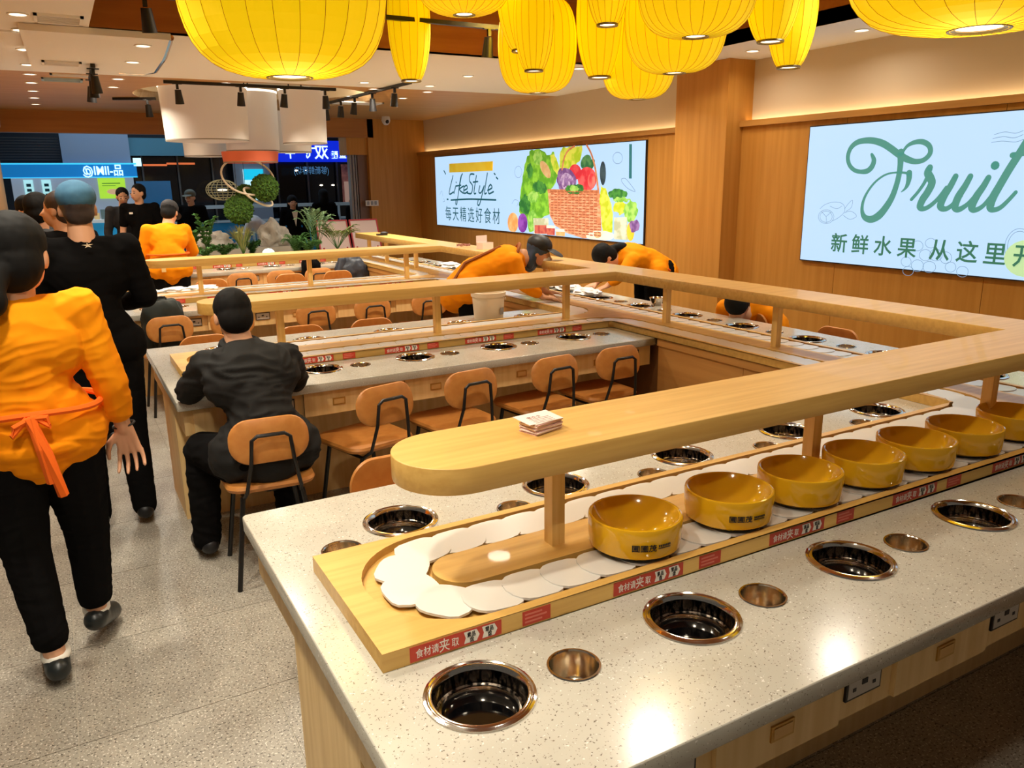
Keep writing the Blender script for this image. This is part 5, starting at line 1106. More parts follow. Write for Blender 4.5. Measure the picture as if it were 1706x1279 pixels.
TVPOLY= [('yellow', [(11.582, 1.985), (10.136, 1.983), (10.184, 1.92), (10.149, 1.854), (11.592, 1.851)]), ('leaf', [(9.363, 1.594), (9.293, 1.79), (9.207, 1.981), (9.093, 2.089), (8.843, 2.094), (8.662, 2.011), (8.544, 2.052), (8.429, 1.898), (8.4, 1.838), (8.5, 1.687), (8.633, 1.58), (8.649, 1.282), (8.88, 1.235), (9.042, 1.057), (9.173, 1.051), (9.204, 1.183), (9.404, 1.294), (9.382, 1.495)]), ('darkleaf', [(9.102, 1.4), (9.114, 1.349), (9.146, 1.306), (9.195, 1.276), (9.252, 1.265), (9.31, 1.273), (9.359, 1.301), (9.391, 1.343), (9.402, 1.394), (9.389, 1.446), (9.355, 1.489), (9.305, 1.518), (9.248, 1.529), (9.191, 1.519), (9.144, 1.491), (9.113, 1.449)]), ('darkleaf', [(8.716, 1.581), (8.753, 1.561), (8.81, 1.55), (8.877, 1.551), (8.945, 1.564), (9.004, 1.586), (9.043, 1.614), (9.057, 1.645), (9.043, 1.673), (9.003, 1.693), (8.945, 1.703), (8.877, 1.701), (8.81, 1.688), (8.753, 1.666), (8.716, 1.638), (8.703, 1.608)]), ('leaf2', [(8.96, 1.208), (8.969, 1.158), (8.993, 1.114), (9.03, 1.084), (9.074, 1.072), (9.118, 1.08), (9.155, 1.108), (9.179, 1.15), (9.187, 1.2), (9.177, 1.251), (9.152, 1.295), (9.114, 1.324), (9.071, 1.335), (9.028, 1.326), (8.991, 1.299), (8.968, 1.257)]), ('darkleaf', [(9.058, 1.834), (9.063, 1.798), (9.079, 1.767), (9.102, 1.747), (9.13, 1.739), (9.157, 1.747), (9.18, 1.768), (9.195, 1.8), (9.2, 1.837), (9.194, 1.874), (9.178, 1.905), (9.154, 1.925), (9.127, 1.931), (9.1, 1.923), (9.077, 1.902), (9.063, 1.871)]), ('leaf2', [(8.813, 1.985), (8.821, 1.95), (8.845, 1.92), (8.88, 1.901), (8.921, 1.895), (8.963, 1.903), (8.999, 1.924), (9.022, 1.956), (9.03, 1.992), (9.021, 2.028), (8.997, 2.057), (8.961, 2.076), (8.92, 2.082), (8.878, 2.073), (8.844, 2.052), (8.821, 2.021)]), ('leaf2', [(8.909, 1.499), (8.919, 1.468), (8.947, 1.442), (8.988, 1.424), (9.037, 1.417), (9.087, 1.422), (9.128, 1.439), (9.156, 1.466), (9.166, 1.497), (9.155, 1.528), (9.127, 1.554), (9.085, 1.572), (9.035, 1.578), (8.987, 1.572), (8.946, 1.555), (8.919, 1.53)]), ('sprout', [(8.4, 1.838), (8.401, 2.002), (8.331, 2.103), (7.913, 2.1), (7.963, 1.945), (8.095, 1.861), (8.259, 1.835)]), ('sprout', [(8.632, 2.01), (8.53, 2.037), (8.4, 1.838), (8.472, 1.778), (8.544, 1.84)]), ('tan', [(8.651, 1.864), (8.621, 1.822), (8.608, 1.784), (8.615, 1.754), (8.64, 1.738), (8.68, 1.738), (8.73, 1.755), (8.781, 1.785), (8.826, 1.824), (8.857, 1.867), (8.87, 1.906), (8.863, 1.936), (8.836, 1.951), (8.795, 1.95), (8.745, 1.933), (8.695, 1.903)]), ('cucumber', [(7.755, 1.889), (7.784, 1.862), (7.822, 1.842), (7.865, 1.832), (7.904, 1.835), (7.935, 1.85), (7.952, 1.874), (7.952, 1.905), (7.936, 1.936), (7.906, 1.964), (7.867, 1.984), (7.825, 1.993), (7.786, 1.989), (7.757, 1.974), (7.74, 1.95), (7.74, 1.92)]), ('cucumber', [(7.696, 1.849), (7.728, 1.822), (7.764, 1.803), (7.798, 1.793), (7.827, 1.794), (7.844, 1.807), (7.847, 1.829), (7.836, 1.857), (7.813, 1.887), (7.781, 1.913), (7.745, 1.933), (7.711, 1.942), (7.684, 1.94), (7.667, 1.927), (7.664, 1.906), (7.674, 1.878)]), ('pepper', [(7.939, 1.8), (7.948, 1.766), (7.975, 1.737), (8.017, 1.718), (8.066, 1.711), (8.116, 1.719), (8.159, 1.739), (8.187, 1.769), (8.198, 1.804), (8.188, 1.839), (8.16, 1.868), (8.118, 1.887), (8.068, 1.893), (8.019, 1.884), (7.977, 1.864), (7.949, 1.834)]), ('pepper', [(7.625, 1.717), (7.639, 1.666), (7.678, 1.622), (7.739, 1.593), (7.813, 1.582), (7.888, 1.593), (7.952, 1.623), (7.996, 1.668), (8.012, 1.721), (7.998, 1.774), (7.955, 1.818), (7.892, 1.846), (7.818, 1.855), (7.745, 1.843), (7.683, 1.813), (7.641, 1.769)]), ('pepper2', [(7.65, 1.696), (7.655, 1.664), (7.671, 1.636), (7.695, 1.618), (7.724, 1.611), (7.753, 1.618), (7.778, 1.636), (7.796, 1.665), (7.802, 1.698), (7.797, 1.73), (7.781, 1.758), (7.756, 1.776), (7.727, 1.782), (7.698, 1.775), (7.673, 1.757), (7.656, 1.729)]), ('cabbage', [(8.054, 1.73), (8.041, 1.671), (8.06, 1.617), (8.109, 1.575), (8.18, 1.553), (8.263, 1.553), (8.345, 1.577), (8.414, 1.62), (8.459, 1.677), (8.471, 1.738), (8.45, 1.793), (8.399, 1.835), (8.326, 1.855), (8.242, 1.853), (8.162, 1.828), (8.096, 1.785)]), ('cabbage2', [(8.097, 1.704), (8.088, 1.662), (8.101, 1.623), (8.135, 1.594), (8.184, 1.579), (8.241, 1.579), (8.298, 1.596), (8.346, 1.627), (8.377, 1.667), (8.387, 1.71), (8.373, 1.749), (8.338, 1.779), (8.287, 1.793), (8.23, 1.792), (8.174, 1.774), (8.127, 1.743)]), ('cabbage', [(8.133, 1.682), (8.127, 1.655), (8.135, 1.63), (8.155, 1.611), (8.185, 1.601), (8.221, 1.602), (8.256, 1.613), (8.286, 1.633), (8.305, 1.659), (8.312, 1.687), (8.304, 1.712), (8.283, 1.731), (8.252, 1.74), (8.217, 1.739), (8.182, 1.728), (8.153, 1.708)]), ('cabbage2', [(8.163, 1.659), (8.167, 1.645), (8.176, 1.633), (8.19, 1.626), (8.207, 1.623), (8.224, 1.626), (8.239, 1.633), (8.249, 1.645), (8.252, 1.659), (8.249, 1.673), (8.239, 1.684), (8.225, 1.692), (8.208, 1.695), (8.191, 1.692), (8.177, 1.684), (8.167, 1.672)]), ('basket', [(8.678, 1.58), (7.597, 1.583), (7.547, 1.541), (7.51, 1.056), (7.869, 1.029), (8.253, 1.078), (8.515, 1.16), (8.634, 1.282)]), ('basketrim', [(8.687, 1.603), (7.585, 1.594), (7.577, 1.552), (8.681, 1.556)]), ('darkleaf', [(7.886, 1.604), (7.9, 1.582), (7.941, 1.562), (8.003, 1.549), (8.077, 1.544), (8.153, 1.548), (8.218, 1.561), (8.261, 1.58), (8.277, 1.603), (8.262, 1.626), (8.218, 1.646), (8.154, 1.659), (8.079, 1.663), (8.005, 1.658), (7.942, 1.645), (7.901, 1.626)]), ('leaf2', [(7.971, 1.608), (7.979, 1.594), (8.002, 1.581), (8.036, 1.573), (8.078, 1.57), (8.119, 1.572), (8.155, 1.581), (8.179, 1.593), (8.188, 1.608), (8.179, 1.623), (8.156, 1.635), (8.12, 1.644), (8.079, 1.647), (8.037, 1.643), (8.002, 1.635), (7.979, 1.623)]), ('orange', [(9.434, 1.158), (9.446, 1.106), (9.479, 1.06), (9.527, 1.028), (9.584, 1.015), (9.641, 1.023), (9.689, 1.051), (9.72, 1.095), (9.73, 1.147), (9.717, 1.201), (9.683, 1.246), (9.634, 1.278), (9.577, 1.289), (9.521, 1.281), (9.474, 1.252), (9.444, 1.21)]), ('eggplant', [(9.188, 1.164), (9.198, 1.115), (9.226, 1.073), (9.268, 1.043), (9.317, 1.031), (9.367, 1.039), (9.408, 1.065), (9.436, 1.105), (9.445, 1.154), (9.433, 1.204), (9.404, 1.246), (9.362, 1.275), (9.312, 1.286), (9.264, 1.278), (9.223, 1.252), (9.196, 1.212)]), ('glassjar', [(9.04, 1.23), (8.664, 1.242), (8.65, 1.043), (9.026, 1.025)]), ('jam', [(9.002, 1.141), (8.68, 1.154), (8.68, 1.045), (9.003, 1.034)]), ('white', [(8.71, 1.153), (8.5, 1.153), (8.5, 1.122), (8.71, 1.117)]), ('jam', [(8.701, 1.118), (8.509, 1.121), (8.514, 1.034), (8.695, 1.033)]), ('white', [(8.5, 1.117), (8.268, 1.121), (8.268, 1.093), (8.5, 1.085)]), ('orange', [(8.485, 1.083), (8.276, 1.089), (8.281, 1.034), (8.485, 1.033)]), ('grape', [(7.55, 1.654), (7.451, 1.611), (7.376, 1.5), (7.312, 1.348), (7.305, 1.123), (7.388, 1.084), (7.487, 1.143), (7.543, 1.399)]), ('darkleaf', [(7.053, 1.551), (7.065, 1.529), (7.101, 1.511), (7.156, 1.498), (7.222, 1.492), (7.29, 1.496), (7.348, 1.508), (7.387, 1.527), (7.401, 1.549), (7.388, 1.571), (7.35, 1.59), (7.293, 1.603), (7.226, 1.607), (7.16, 1.603), (7.104, 1.591), (7.067, 1.573)]), ('leaf2', [(6.984, 1.491), (6.996, 1.48), (7.029, 1.47), (7.08, 1.462), (7.141, 1.459), (7.202, 1.461), (7.255, 1.466), (7.291, 1.476), (7.304, 1.487), (7.292, 1.499), (7.257, 1.509), (7.204, 1.516), (7.143, 1.519), (7.082, 1.518), (7.031, 1.512), (6.997, 1.502)]), ('grape', [(7.055, 1.402), (7.062, 1.375), (7.087, 1.351), (7.125, 1.335), (7.171, 1.328), (7.217, 1.332), (7.257, 1.347), (7.284, 1.37), (7.294, 1.397), (7.286, 1.425), (7.26, 1.449), (7.221, 1.465), (7.175, 1.471), (7.13, 1.466), (7.091, 1.452), (7.064, 1.429)]), ('leaf2', [(6.852, 1.373), (6.86, 1.332), (6.886, 1.296), (6.926, 1.272), (6.975, 1.262), (7.025, 1.268), (7.068, 1.291), (7.098, 1.325), (7.11, 1.367), (7.101, 1.409), (7.074, 1.445), (7.033, 1.469), (6.984, 1.478), (6.934, 1.47), (6.892, 1.448), (6.864, 1.414)]), ('glassjar', [(7.274, 1.293), (7.044, 1.307), (7.012, 1.061), (7.267, 1.054)]), ('yellow', [(6.904, 1.156), (6.908, 1.117), (6.921, 1.083), (6.941, 1.059), (6.967, 1.05), (6.993, 1.056), (7.016, 1.078), (7.032, 1.11), (7.038, 1.15), (7.035, 1.189), (7.021, 1.223), (7.0, 1.246), (6.975, 1.255), (6.949, 1.248), (6.927, 1.227), (6.911, 1.194)]), ('cabbage', [(6.819, 1.214), (6.825, 1.188), (6.843, 1.165), (6.87, 1.149), (6.904, 1.142), (6.938, 1.146), (6.967, 1.159), (6.988, 1.181), (6.995, 1.206), (6.99, 1.233), (6.971, 1.256), (6.943, 1.271), (6.909, 1.277), (6.876, 1.274), (6.847, 1.26), (6.827, 1.239)]), ('white', [(7.263, 1.09), (7.283, 1.066), (7.34, 1.044), (7.428, 1.026), (7.533, 1.015), (7.642, 1.014), (7.735, 1.022), (7.799, 1.039), (7.822, 1.062), (7.8, 1.087), (7.737, 1.11), (7.644, 1.127), (7.537, 1.137), (7.431, 1.137), (7.343, 1.128), (7.284, 1.112)]), ('tan', [(7.511, 1.092), (7.516, 1.077), (7.532, 1.064), (7.556, 1.055), (7.585, 1.05), (7.614, 1.052), (7.638, 1.059), (7.655, 1.07), (7.661, 1.084), (7.656, 1.099), (7.64, 1.112), (7.615, 1.122), (7.586, 1.126), (7.558, 1.124), (7.533, 1.117), (7.517, 1.106)]), ('bottle', [(7.441, 1.778), (7.444, 1.728), (7.456, 1.685), (7.474, 1.656), (7.496, 1.646), (7.518, 1.657), (7.538, 1.686), (7.552, 1.729), (7.558, 1.78), (7.555, 1.83), (7.543, 1.873), (7.525, 1.901), (7.503, 1.91), (7.48, 1.9), (7.461, 1.871), (7.447, 1.828)]), ('tealbar', [(7.029, 2.074), (6.981, 2.072), (6.971, 1.715), (7.02, 1.716)])]
HANDLE= [[(8.343, 1.837, 0.0299), (8.302, 1.955, 0.0296), (8.219, 2.048, 0.0264), (8.071, 2.1, 0.0231)], [(7.823, 2.099, 0.0254), (7.727, 1.994, 0.0281), (7.654, 1.851, 0.0309), (7.605, 1.682, 0.0339), (7.577, 1.541, 0.0369), (7.62, 1.483, 0.0314)]]

PBLUE = mat('lightbox_face', (70, 74, 78), .5, emit=1.05, ecol=(186, 220, 250))
GREEN = mat('print_green', (16, 30, 26), .7, emit=.9, ecol=(84, 156, 140))
GREEN2 = mat('print_dark_green', (10, 22, 16), .7, emit=.9, ecol=(58, 122, 94))
TEAL = mat('print_teal', (6, 18, 20), .7, emit=.9, ecol=(30, 92, 104))
LINE = mat('print_line', (30, 36, 42), .7, emit=.9, ecol=(132, 168, 198))
def ribbon(b, pts, x, wscale=1.0):
    P = [Vector((p[0], p[1])) for p in pts]; W = [p[2] * wscale for p in pts]
    S = []
    n = len(P)
    for i in range(n - 1):
        p0, p1, p2, p3 = P[max(i - 1, 0)], P[i], P[i + 1], P[min(i + 2, n - 1)]
        for k in range(6):
            t = k / 6
            q = .5 * ((2 * p1) + (p2 - p0) * t + (2 * p0 - 5 * p1 + 4 * p2 - p3) * t * t + (3 * p1 - p0 - 3 * p2 + p3) * t ** 3)
            S.append((q, W[i] + (W[i + 1] - W[i]) * t))
    S.append((P[-1], W[-1]))
    prev = None
    for i, (q, w_) in enumerate(S):
        a = S[max(i - 1, 0)][0]; c = S[min(i + 1, len(S) - 1)][0]
        d = (c - a); d = d.normalized() if d.length > 1e-6 else Vector((1, 0))
        nn = Vector((-d.y, d.x)) * w_ * .5
        l = b.b.verts.new((x, q.x + nn.x, q.y + nn.y)); r = b.b.verts.new((x, q.x - nn.x, q.y - nn.y))
        if prev: b.b.faces.new([prev[0], l, r, prev[1]])
        prev = (l, r)
    for (q, w_) in (S[0], S[-1]):
        b.b.faces.new([b.b.verts.new((x, q.x + w_ * .5 * math.cos(a), q.y + w_ * .5 * math.sin(a))) for a in [2 * PI * k / 12 for k in range(12)]])
def lightbox(y0, y1, z0, z1, lab):
    t = empty('wall_lightbox', (XW, (y0 + y1) / 2, z0)); tag(t, lab, 'lightbox')
    def L_(o): o.location = Vector(o.location) - t.location; return o
    L_(MB().box(XP + .003, XW - .012, y0, y1, z0, z1).build('frame', BLACKP, t))
    L_(MB().box(XP, XP + .003, y0 + .008, y1 - .008, z0 + .008, z1 - .008).build('face', PBLUE, t))
    return t, L_
t, L_ = lightbox(1.6, 4.657, 1.02, 2.107, 'large pale blue lightbox with green script Fruit lettering on the right wall')
b = MB()
for k, s in enumerate(FRUIT): ribbon(b, s, XP - .0012 - .0002 * k)
L_(b.build('script_lettering', GREEN, t))
for s in FRUIT_LINES:
    b = MB(); ribbon(b, [(p[0], p[1], .0035) for p in s], XP - .0006); L_(b.build('line_drawing', LINE, t))
SY = (0, -1, 0); SZ = (0, 0, 1)
x0 = 4.345
for ch, yy in (('新', 4.35), ('鲜', 4.155), ('水', 3.955), ('果', 3.755), ('从', 3.50), ('这', 3.30), ('里', 3.11), ('开', 2.915), ('始', 2.71)):
    L_(text(ch, .158, 'slogan_character', GREEN2, frame_m((XP - .0045, yy, 1.128), SY, SZ), t, .0004, 1.0, .0022))
g = MB(); g.face([(XP - .0008, 2.83 + .14 * math.cos(a), 1.17 + .12 * math.sin(a)) for a in [2 * PI * k / 20 for k in range(20)]])
L_(g.build('printed_melon', mat('print_melon', (176, 214, 164), .6, emit=.75), t))
t, L_ = lightbox(6.755, 12.13, 1.02, 2.107, 'long lightbox with LifeStyle lettering and a basket of vegetables on the right wall')
b = MB()
for k, s in enumerate(LIFE): ribbon(b, [(p[0], p[1], .024 if k != 16 else .024) for p in s], XP - .0012 - .0002 * k)
L_(b.build('script_lettering', TEAL, t))
for s in TV_LINES:
    b = MB(); ribbon(b, [(p[0], p[1], .006) for p in s], XP - .0006); L_(b.build('line_drawing', LINE, t))
for k, ch in enumerate('每天精选好食材'):
    L_(text(ch, .24, 'slogan_character', TEAL, frame_m((XP - .0045, 11.78 - .268 * k, 1.135), SY, SZ), t, .0004, .95, .0))
PC = dict(yellow=((232, 196, 40), (240, 206, 60), 4), leaf=((96, 168, 40), (140, 206, 60), 9), darkleaf=((38, 110, 48), (74, 150, 60), 12), leaf2=((120, 190, 70), (170, 220, 110), 14), sprout=((176, 208, 40), (220, 232, 90), 10),
          tan=((206, 168, 112), (222, 188, 140), 8), cucumber=((40, 112, 70), (90, 150, 90), 10), pepper=((214, 44, 60), (236, 96, 100), 7), pepper2=((240, 130, 120), (220, 60, 70), 7), cabbage=((112, 74, 140), (150, 116, 176), 14), cabbage2=((196, 176, 214), (140, 104, 168), 18),
          basket=((212, 140, 100), (234, 180, 140), 12), basketrim=((196, 120, 80), (216, 150, 106), 20), orange=((226, 158, 90), (240, 190, 130), 6), eggplant=((110, 40, 150), (150, 80, 190), 6), glassjar=((190, 196, 160), (226, 226, 206), 10), jam=((186, 70, 70), (206, 110, 90), 12),
          white=((234, 228, 214), (246, 240, 230), 8), grape=((196, 212, 40), (226, 234, 90), 16), bottle=((40, 60, 72), (60, 84, 96), 6), tealbar=((40, 110, 120), (44, 116, 126), 2))
for k, (kind, poly) in enumerate(TVPOLY):
    c1, c2, ns = PC[kind]
    m_ = mat('print_' + kind, c1, .6, emit=.5, c2=c2, noise_scale=ns, lo=.42, hi=.58, stretch=(1, 1, 1) if kind != 'basket' else (1, 1, 3))
    x = XP - .0008 - .00016 * k
    y2 = [(min(12.12, max(6.77, p[0])), min(2.098, max(1.03, p[1]))) for p in poly]
    if kind in ('leaf', 'darkleaf', 'leaf2', 'sprout', 'grape', 'cabbage'):
        # ragged leafy edge
        P2 = []
        for i in range(len(y2)):
            a = Vector(y2[i]); c = Vector(y2[(i + 1) % len(y2)]); nseg = max(2, int((c - a).length / .035))
            for q in range(nseg):
                v = a.lerp(c, q / nseg); nv = Vector((v.x * 9, v.y * 9, k))
                v += Vector((noise.noise(nv * 2.7), noise.noise(nv * 2.7 + Vector((9, 0, 0))))) * .03
                P2.append((min(12.12, max(6.77, v.x)), min(2.098, max(1.03, v.y))))
        y2 = P2
    bb = bmesh.new(); f = bb.faces.new([bb.verts.new((x, p[0], p[1])) for p in y2]); bmesh.ops.triangulate(bb, faces=[f]); me = bpy.data.meshes.new('printed_' + kind); bb.to_mesh(me); bb.free()
    L_(obj_from(me, {'yellow': 'printed_banner', 'tealbar': 'printed_bar'}.get(kind, 'printed_' + {'leaf2': 'herb', 'darkleaf': 'broccoli', 'pepper2': 'pepper', 'cabbage2': 'cabbage', 'glassjar': 'jar', 'white': 'lid', 'basketrim': 'basket'}.get(kind, kind)), m_, t))
xb = XP - .0085
b = MB()
for s in HANDLE: ribbon(b, s, xb)
L_(b.build('printed_basket_handle', MATS['print_basketrim'], t))
bk_ = [p for k_, p in TVPOLY if k_ == 'basket'][0]
def inside(P, y, z):
    c = False
    for i in range(len(P)):
        (y1, z1), (y2, z2) = P[i - 1], P[i]
        if (z1 > z) != (z2 > z) and y < (y2 - y1) * (z - z1) / (z2 - z1) + y1: c = not c
    return c
ys = [p[0] for p in bk_]; yl, yr = max(ys), min(ys)
b = MB()
for r_ in range(26):
    z = 1.07 + r_ * .033
    for q in range(15):
        ya = yl - (yl - yr) * q / 15; yb = ya - (yl - yr) / 15 * .82
        if not all(inside(bk_, yy, zz) for yy in (ya, yb) for zz in (z, z + .014)): continue
        off = .012 if (q + r_) % 2 else 0
        b.face([(xb + .001, ya, z + off * .4), (xb + .001, yb, z + off * .4), (xb + .001, yb, z + .014 + off * .4), (xb + .001, ya, z + .014 + off * .4)])
L_(b.build('printed_basket_weave', mat('print_weave', (178, 100, 66), .6, emit=.6), t))

# ------------------------------------------------------------ shops beyond the storefront
YB = 16.5
tag(MB().box(-6, 9, 17.1, 17.3, 0, 3.6).build('wall_back', mat('mall_dark', (38, 40, 46), .5)), kind='structure')
tag(MB().box(-6, 9, 13.0, 17.2, 3.3, 3.4).build('ceiling', mat('mall_ceiling', (150, 180, 200), .8)), kind='structure')
tag(MB().box(-6, 9, 14.9, 15.1, 2.62, 3.3).build('trim_6', mat('mall_fascia', (138, 166, 190), .7)), kind='structure')
def thing(name, label, cat, b, m, loc=(0, 0, 0), group=None):
    o = b.build(name, m, None, loc); tag(o, label, cat, group); return o
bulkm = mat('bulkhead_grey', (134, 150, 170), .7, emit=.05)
thing('bulkhead_panel', 'pale grey blue bulkhead above the blue shop sign', 'wall panel', MB().box(.22, 1.30, YB - .3, YB - .2, 2.10, 2.7), bulkm)
lv = empty('louvre_grille', (-.5, YB - .1, 2.35)); tag(lv, 'dark horizontal louvre above the left shop', 'louvre')
for k in range(9): MB().box(-.8, .7, 0, .03, 0, .02).build('slat', mat('louvre_brown', (66, 62, 60), .5), lv, loc=(0, 0, -.18 + k * .045))
sg = empty('blue_shop_sign', (.2, YB - .4, 1.99)); tag(sg, 'long glowing blue sign band of the left shop', 'sign')
MB().box(-2.2, 1.17, 0, .08, -.115, .115).build('sign_box', mat('sign_blue', (8, 120, 190), .4, emit=.55), sg)
MB().box(-2.2, 1.17, -.01, 0, .1, .125).build('edge_light', mat('sign_cyan_edge', (60, 190, 235), emit=1.0), sg)
MB().box(-2.2, 1.17, -.01, 0, -.125, -.11).build('edge_light', MATS['sign_cyan_edge'], sg)
text('品-IIMI@', .21, 'lettering', mat('sign_letters', (200, 240, 250), emit=1.1), frame_m((.95, -.012, -.075), (-1, 0, 0), (0, 0, 1)), sg, .002, .8, .004)
ypo = empty('menu_poster', (.95, YB - .1205, 1.70)); tag(ypo, 'glowing green and yellow menu poster under the blue sign', 'poster')
MB().box(-.22, .22, 0, .02, -.2, .16).build('panel', mat('poster_lime', (170, 220, 60), emit=.85), ypo)
MB().ell((.02, -.005, -.08), (.12, .004, .05)).build('printed_food', mat('poster_food', (210, 170, 130), emit=.7), ypo)
MB().box(-.16, .14, -.003, 0, .06, .075).box(-.16, .06, -.003, 0, .02, .03).build('print_lines', mat('poster_green', (60, 120, 50), emit=.4), ypo)
for k, x in enumerate((-.35, -.08)):
    o = empty('menu_screen', (x, YB - .1205, 1.62)); tag(o, ('left' if k == 0 else 'right') + ' tall glowing menu screen in the left shop', 'screen')
    MB().box(-.07, .07, 0, .02, -.2, .22).build('panel', mat('screen_cyan', (176, 232, 232), emit=.8), o)
    for q in range(4): MB().box(-.035, .035, -.003, 0, -.15 + q * .085, -.10 + q * .085).build('print_block', mat('screen_print', (30, 70, 80), emit=.1), o)
thing('shop_back_wall', 'pale shop back wall under the blue sign', 'wall panel', MB().box(-.6, 1.32, YB - .1, YB, 0, 1.9), mat('shop_grey', (160, 172, 184), .6, emit=.4))  # wall emission stands in for the bright light inside the shop
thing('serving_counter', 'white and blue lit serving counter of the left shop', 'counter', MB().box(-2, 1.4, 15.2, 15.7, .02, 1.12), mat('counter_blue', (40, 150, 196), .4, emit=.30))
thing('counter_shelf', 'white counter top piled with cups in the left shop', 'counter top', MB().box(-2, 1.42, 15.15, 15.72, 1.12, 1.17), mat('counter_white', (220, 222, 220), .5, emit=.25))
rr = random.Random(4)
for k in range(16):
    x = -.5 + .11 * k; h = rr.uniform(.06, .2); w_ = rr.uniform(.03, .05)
    thing('shop_container', 'small container on the left shop counter, the %s from the left' % ORD[k], 'container', MB().lathe([(0, 0), (w_, 0), (w_ * 1.1, h), (0, h)], 10), mat('cont_%d' % (k % 4), [(214, 214, 206), (150, 190, 200), (214, 180, 120), (90, 110, 110)][k % 4], .5, emit=.35), (x, 15.4, 1.171), 'containers on the left shop counter')  # containers glow to imitate the lit shop interior; none is a lamp
# dark shopfront in the middle
thing('dark_shopfront', 'dark glass shopfront across the corridor', 'shopfront', MB().box(1.35, 6.5, YB + .2, YB + .3, 0, 2.5), mat('dark_glass', (22, 22, 26), .12))
for k in range(7):
    thing('glass_mullion', 'slim mullion of the dark shopfront, %s from the left' % ORD[k], 'mullion', MB().box(0, .03, 0, .05, 0, 2.3), mat('mullion', (92, 88, 84), .4), (1.5 + .62 * k, YB + .1, 0), 'mullions of the dark shopfront')
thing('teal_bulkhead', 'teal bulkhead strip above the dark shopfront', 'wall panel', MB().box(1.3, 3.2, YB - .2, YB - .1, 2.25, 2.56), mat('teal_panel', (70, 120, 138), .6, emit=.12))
for k, (x0_, x1_, z) in enumerate(((1.5, 1.95, 2.075), (1.95, 2.45, 2.10))):
    thing('orange_light_tube', 'orange light tube in the dark shopfront, %s one' % ('left' if k == 0 else 'right'), 'light', MB().box(x0_, x1_, YB + .15, YB + .2, z, z + .035), mat('orange_tube', (232, 116, 66), emit=.8))
thing('blue_glass_panel', 'blue reflecting glass door panel left of the globe pendant', 'door panel', MB().box(1.36, 1.95, YB - .05, YB, .6, 1.80), mat('blue_glass', (44, 104, 146), .2, emit=.22))
small = thing('small_lit_sign', 'tiny white lit square sign beside the dark shopfront', 'sign', MB().box(1.33, 1.46, YB - .4, YB - .36, 2.06, 2.2), MATS['sign_letters'])
gp = empty('globe_pendant', (2.82, YB - .35, 1.62)); tag(gp, 'gold wire globe pendant in the dark shopfront', 'pendant')
gw = MB()
for k in range(9):
    a = PI * k / 9; gw.tube([(.3 * math.cos(u) * math.cos(a), .3 * math.cos(u) * math.sin(a), .19 * math.sin(u)) for u in [2 * PI * i / 24 for i in range(25)]], .006, 4, cap=False)
for k in range(-3, 4):
    zz = .19 * k / 4; rr_ = .3 * math.sqrt(1 - (k / 4) ** 2); gw.tube([(rr_ * math.cos(u), rr_ * math.sin(u), zz) for u in [2 * PI * i / 24 for i in range(25)]], .006, 4, cap=False)
gw.build('wire_cage', mat('gold_wire', (170, 146, 96), .4, .3, emit=.25), gp)
MB().ell((0, 0, 0), (.1, .1, .02)).build('bulb', LAMPON, gp); MB().tube([(0, 0, .19), (0, 0, .9)], .004, 4).build('cord', BLACKP, gp)
ad = empty('lit_advert_pillar', (3.42, YB - .4, 0)); tag(ad, 'grey pillar with a glowing cyan advert screen behind the hoop', 'advert screen')
MB().box(-.32, .32, .05, .3, 0, 2.3).build('pillar', mat('pillar_grey', (120, 130, 142), .6, emit=.08), ad)
MB().box(-.19, .19, 0, .05, 1.42, 2.0).build('screen_face', mat('advert_white', (190, 236, 246), emit=.9), ad)
MB().box(-.19, .19, -.004, 0, 1.80, 2.0).build('screen_header', mat('advert_cyan', (20, 190, 225), emit=.9), ad)
text('烤', .16, 'lettering', mat('advert_text', (30, 120, 150), emit=.3), frame_m((-.08, -.006, 1.52), (1, 0, 0), (0, 0, 1)), ad, .001)
bs = empty('blue_reversed_sign', (4.72, YB - .6, 2.33)); tag(bs, 'bright blue sign with white mirrored lettering at the upper right of the storefront', 'sign')
MB().box(-.86, .9, 0, .08, -.2, .2).build('sign_box', mat('sign_royal', (6, 40, 214), .4, emit=.75), bs)
WL = mat('sign_white', (214, 246, 252), emit=1.3)
for x, s, ch in ((-.52, .2, '干'), (-.08, .24, '飞'), (.14, .29, '双'), (.33, .15, '酸'), (.5, .15, '鱼'), (.66, .15, '四'), (.84, .16, '大')):
    text(ch, s, 'lettering', WL, frame_m((x, -.01, -.12), (-1, 0, 0), (0, 0, 1)), bs, .002, 1, .004)
text('(够新鲜春切)', .17, 'lettering', mat('sign_dim', (90, 150, 190), emit=.5), frame_m((.22, .3, -.42), (-1, 0, 0), (0, 0, 1)), bs, .001, .75)
text('0-51022', .12, 'lettering', MATS['sign_dim'], frame_m((-1.2, .3, -.40), (-1, 0, 0), (0, 0, 1)), bs, .001, .9)
rl = empty('glass_balustrade', (3.4, 15.2, 0)); tag(rl, 'glass balustrade with pale handrails across the corridor', 'railing')
RAILM = mat('rail_pale', (160, 178, 186), .4, emit=.08)
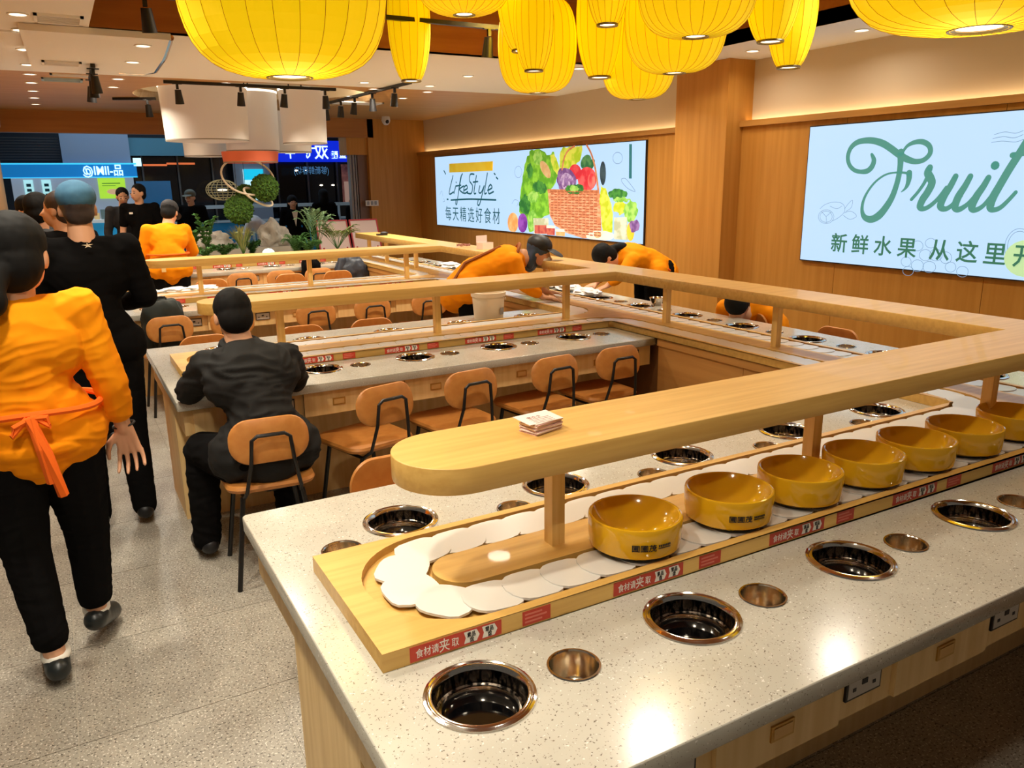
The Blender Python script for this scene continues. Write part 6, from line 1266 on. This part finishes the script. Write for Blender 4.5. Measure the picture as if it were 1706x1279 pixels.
MB().box(-1.9, 2.2, -.03, .03, 1.30, 1.36).build('handrail', RAILM, rl); MB().box(-1.9, 2.2, -.03, .03, 1.05, 1.09).build('handrail', RAILM, rl)
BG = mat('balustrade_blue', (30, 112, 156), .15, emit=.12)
for k in range(5): MB().box(-1.9 + .82 * k, -1.12 + .82 * k, -.008, .008, .06, 1.04).build('glass_panel', BG, rl)
for k in range(6): MB().box(-1.92 + .82 * k, -1.89 + .82 * k, -.03, .03, 0, 1.36).build('post', RAILM, rl)
for k, (x, z) in enumerate(((3.95, 1.66), (4.9, 1.68), (5.15, 1.68), (5.4, 1.62), (4.4, 1.98), (4.62, 1.98))):
    thing('warm_spark_light', 'tiny warm lamp deep in the dark shopfront, %s from the left' % ORD[k], 'lamp', MB().ell((0, 0, 0), (.035, .02, .015)), LAMPON, (x, YB + .187, z), 'tiny lamps in the dark shopfront')
thing('glowing_figure_poster', 'tall reddish glowing poster at the right end of the dark shopfront', 'poster', MB().box(5.35, 5.6, YB + .15, YB + .2, 1.3, 2.1), mat('poster_rust', (150, 96, 84), .6, emit=.35, c2=(70, 40, 44), noise_scale=6))
wt = thing('white_tower_poster', 'pale tower shaped poster strip beside the reddish poster', 'poster', MB().box(5.38, 5.48, YB + .13, YB + .15, 1.3, 1.75), mat('poster_pale', (196, 160, 140), .6, emit=.4))
ap = thing('cyan_light_cone', 'bright cyan lit display in front of the left shop counter', 'display', MB().lathe([(.16, 0), (.07, .34), (0, .36)], 16), mat('cyan_glow', (60, 226, 240), emit=.9), (.95, 14.9, .55))
thing('display_plinth', 'low blue plinth under the cyan lit display', 'plinth', MB().box(.75, 1.15, 14.75, 15.05, .006, .55), BLUEL)
# folding glass door leaves at the right of the storefront
fd = empty('glass_door', (4.42, 12.95, 0)); tag(fd, 'folded grey framed glass door leaves at the right of the storefront', 'door')
for k in range(3):
    MB().box(-.05 * k - .02, -.05 * k + .015, 0, .12, .01, 2.38).build('leaf_frame', mat('leaf_grey', (140, 130, 124), .4), fd)
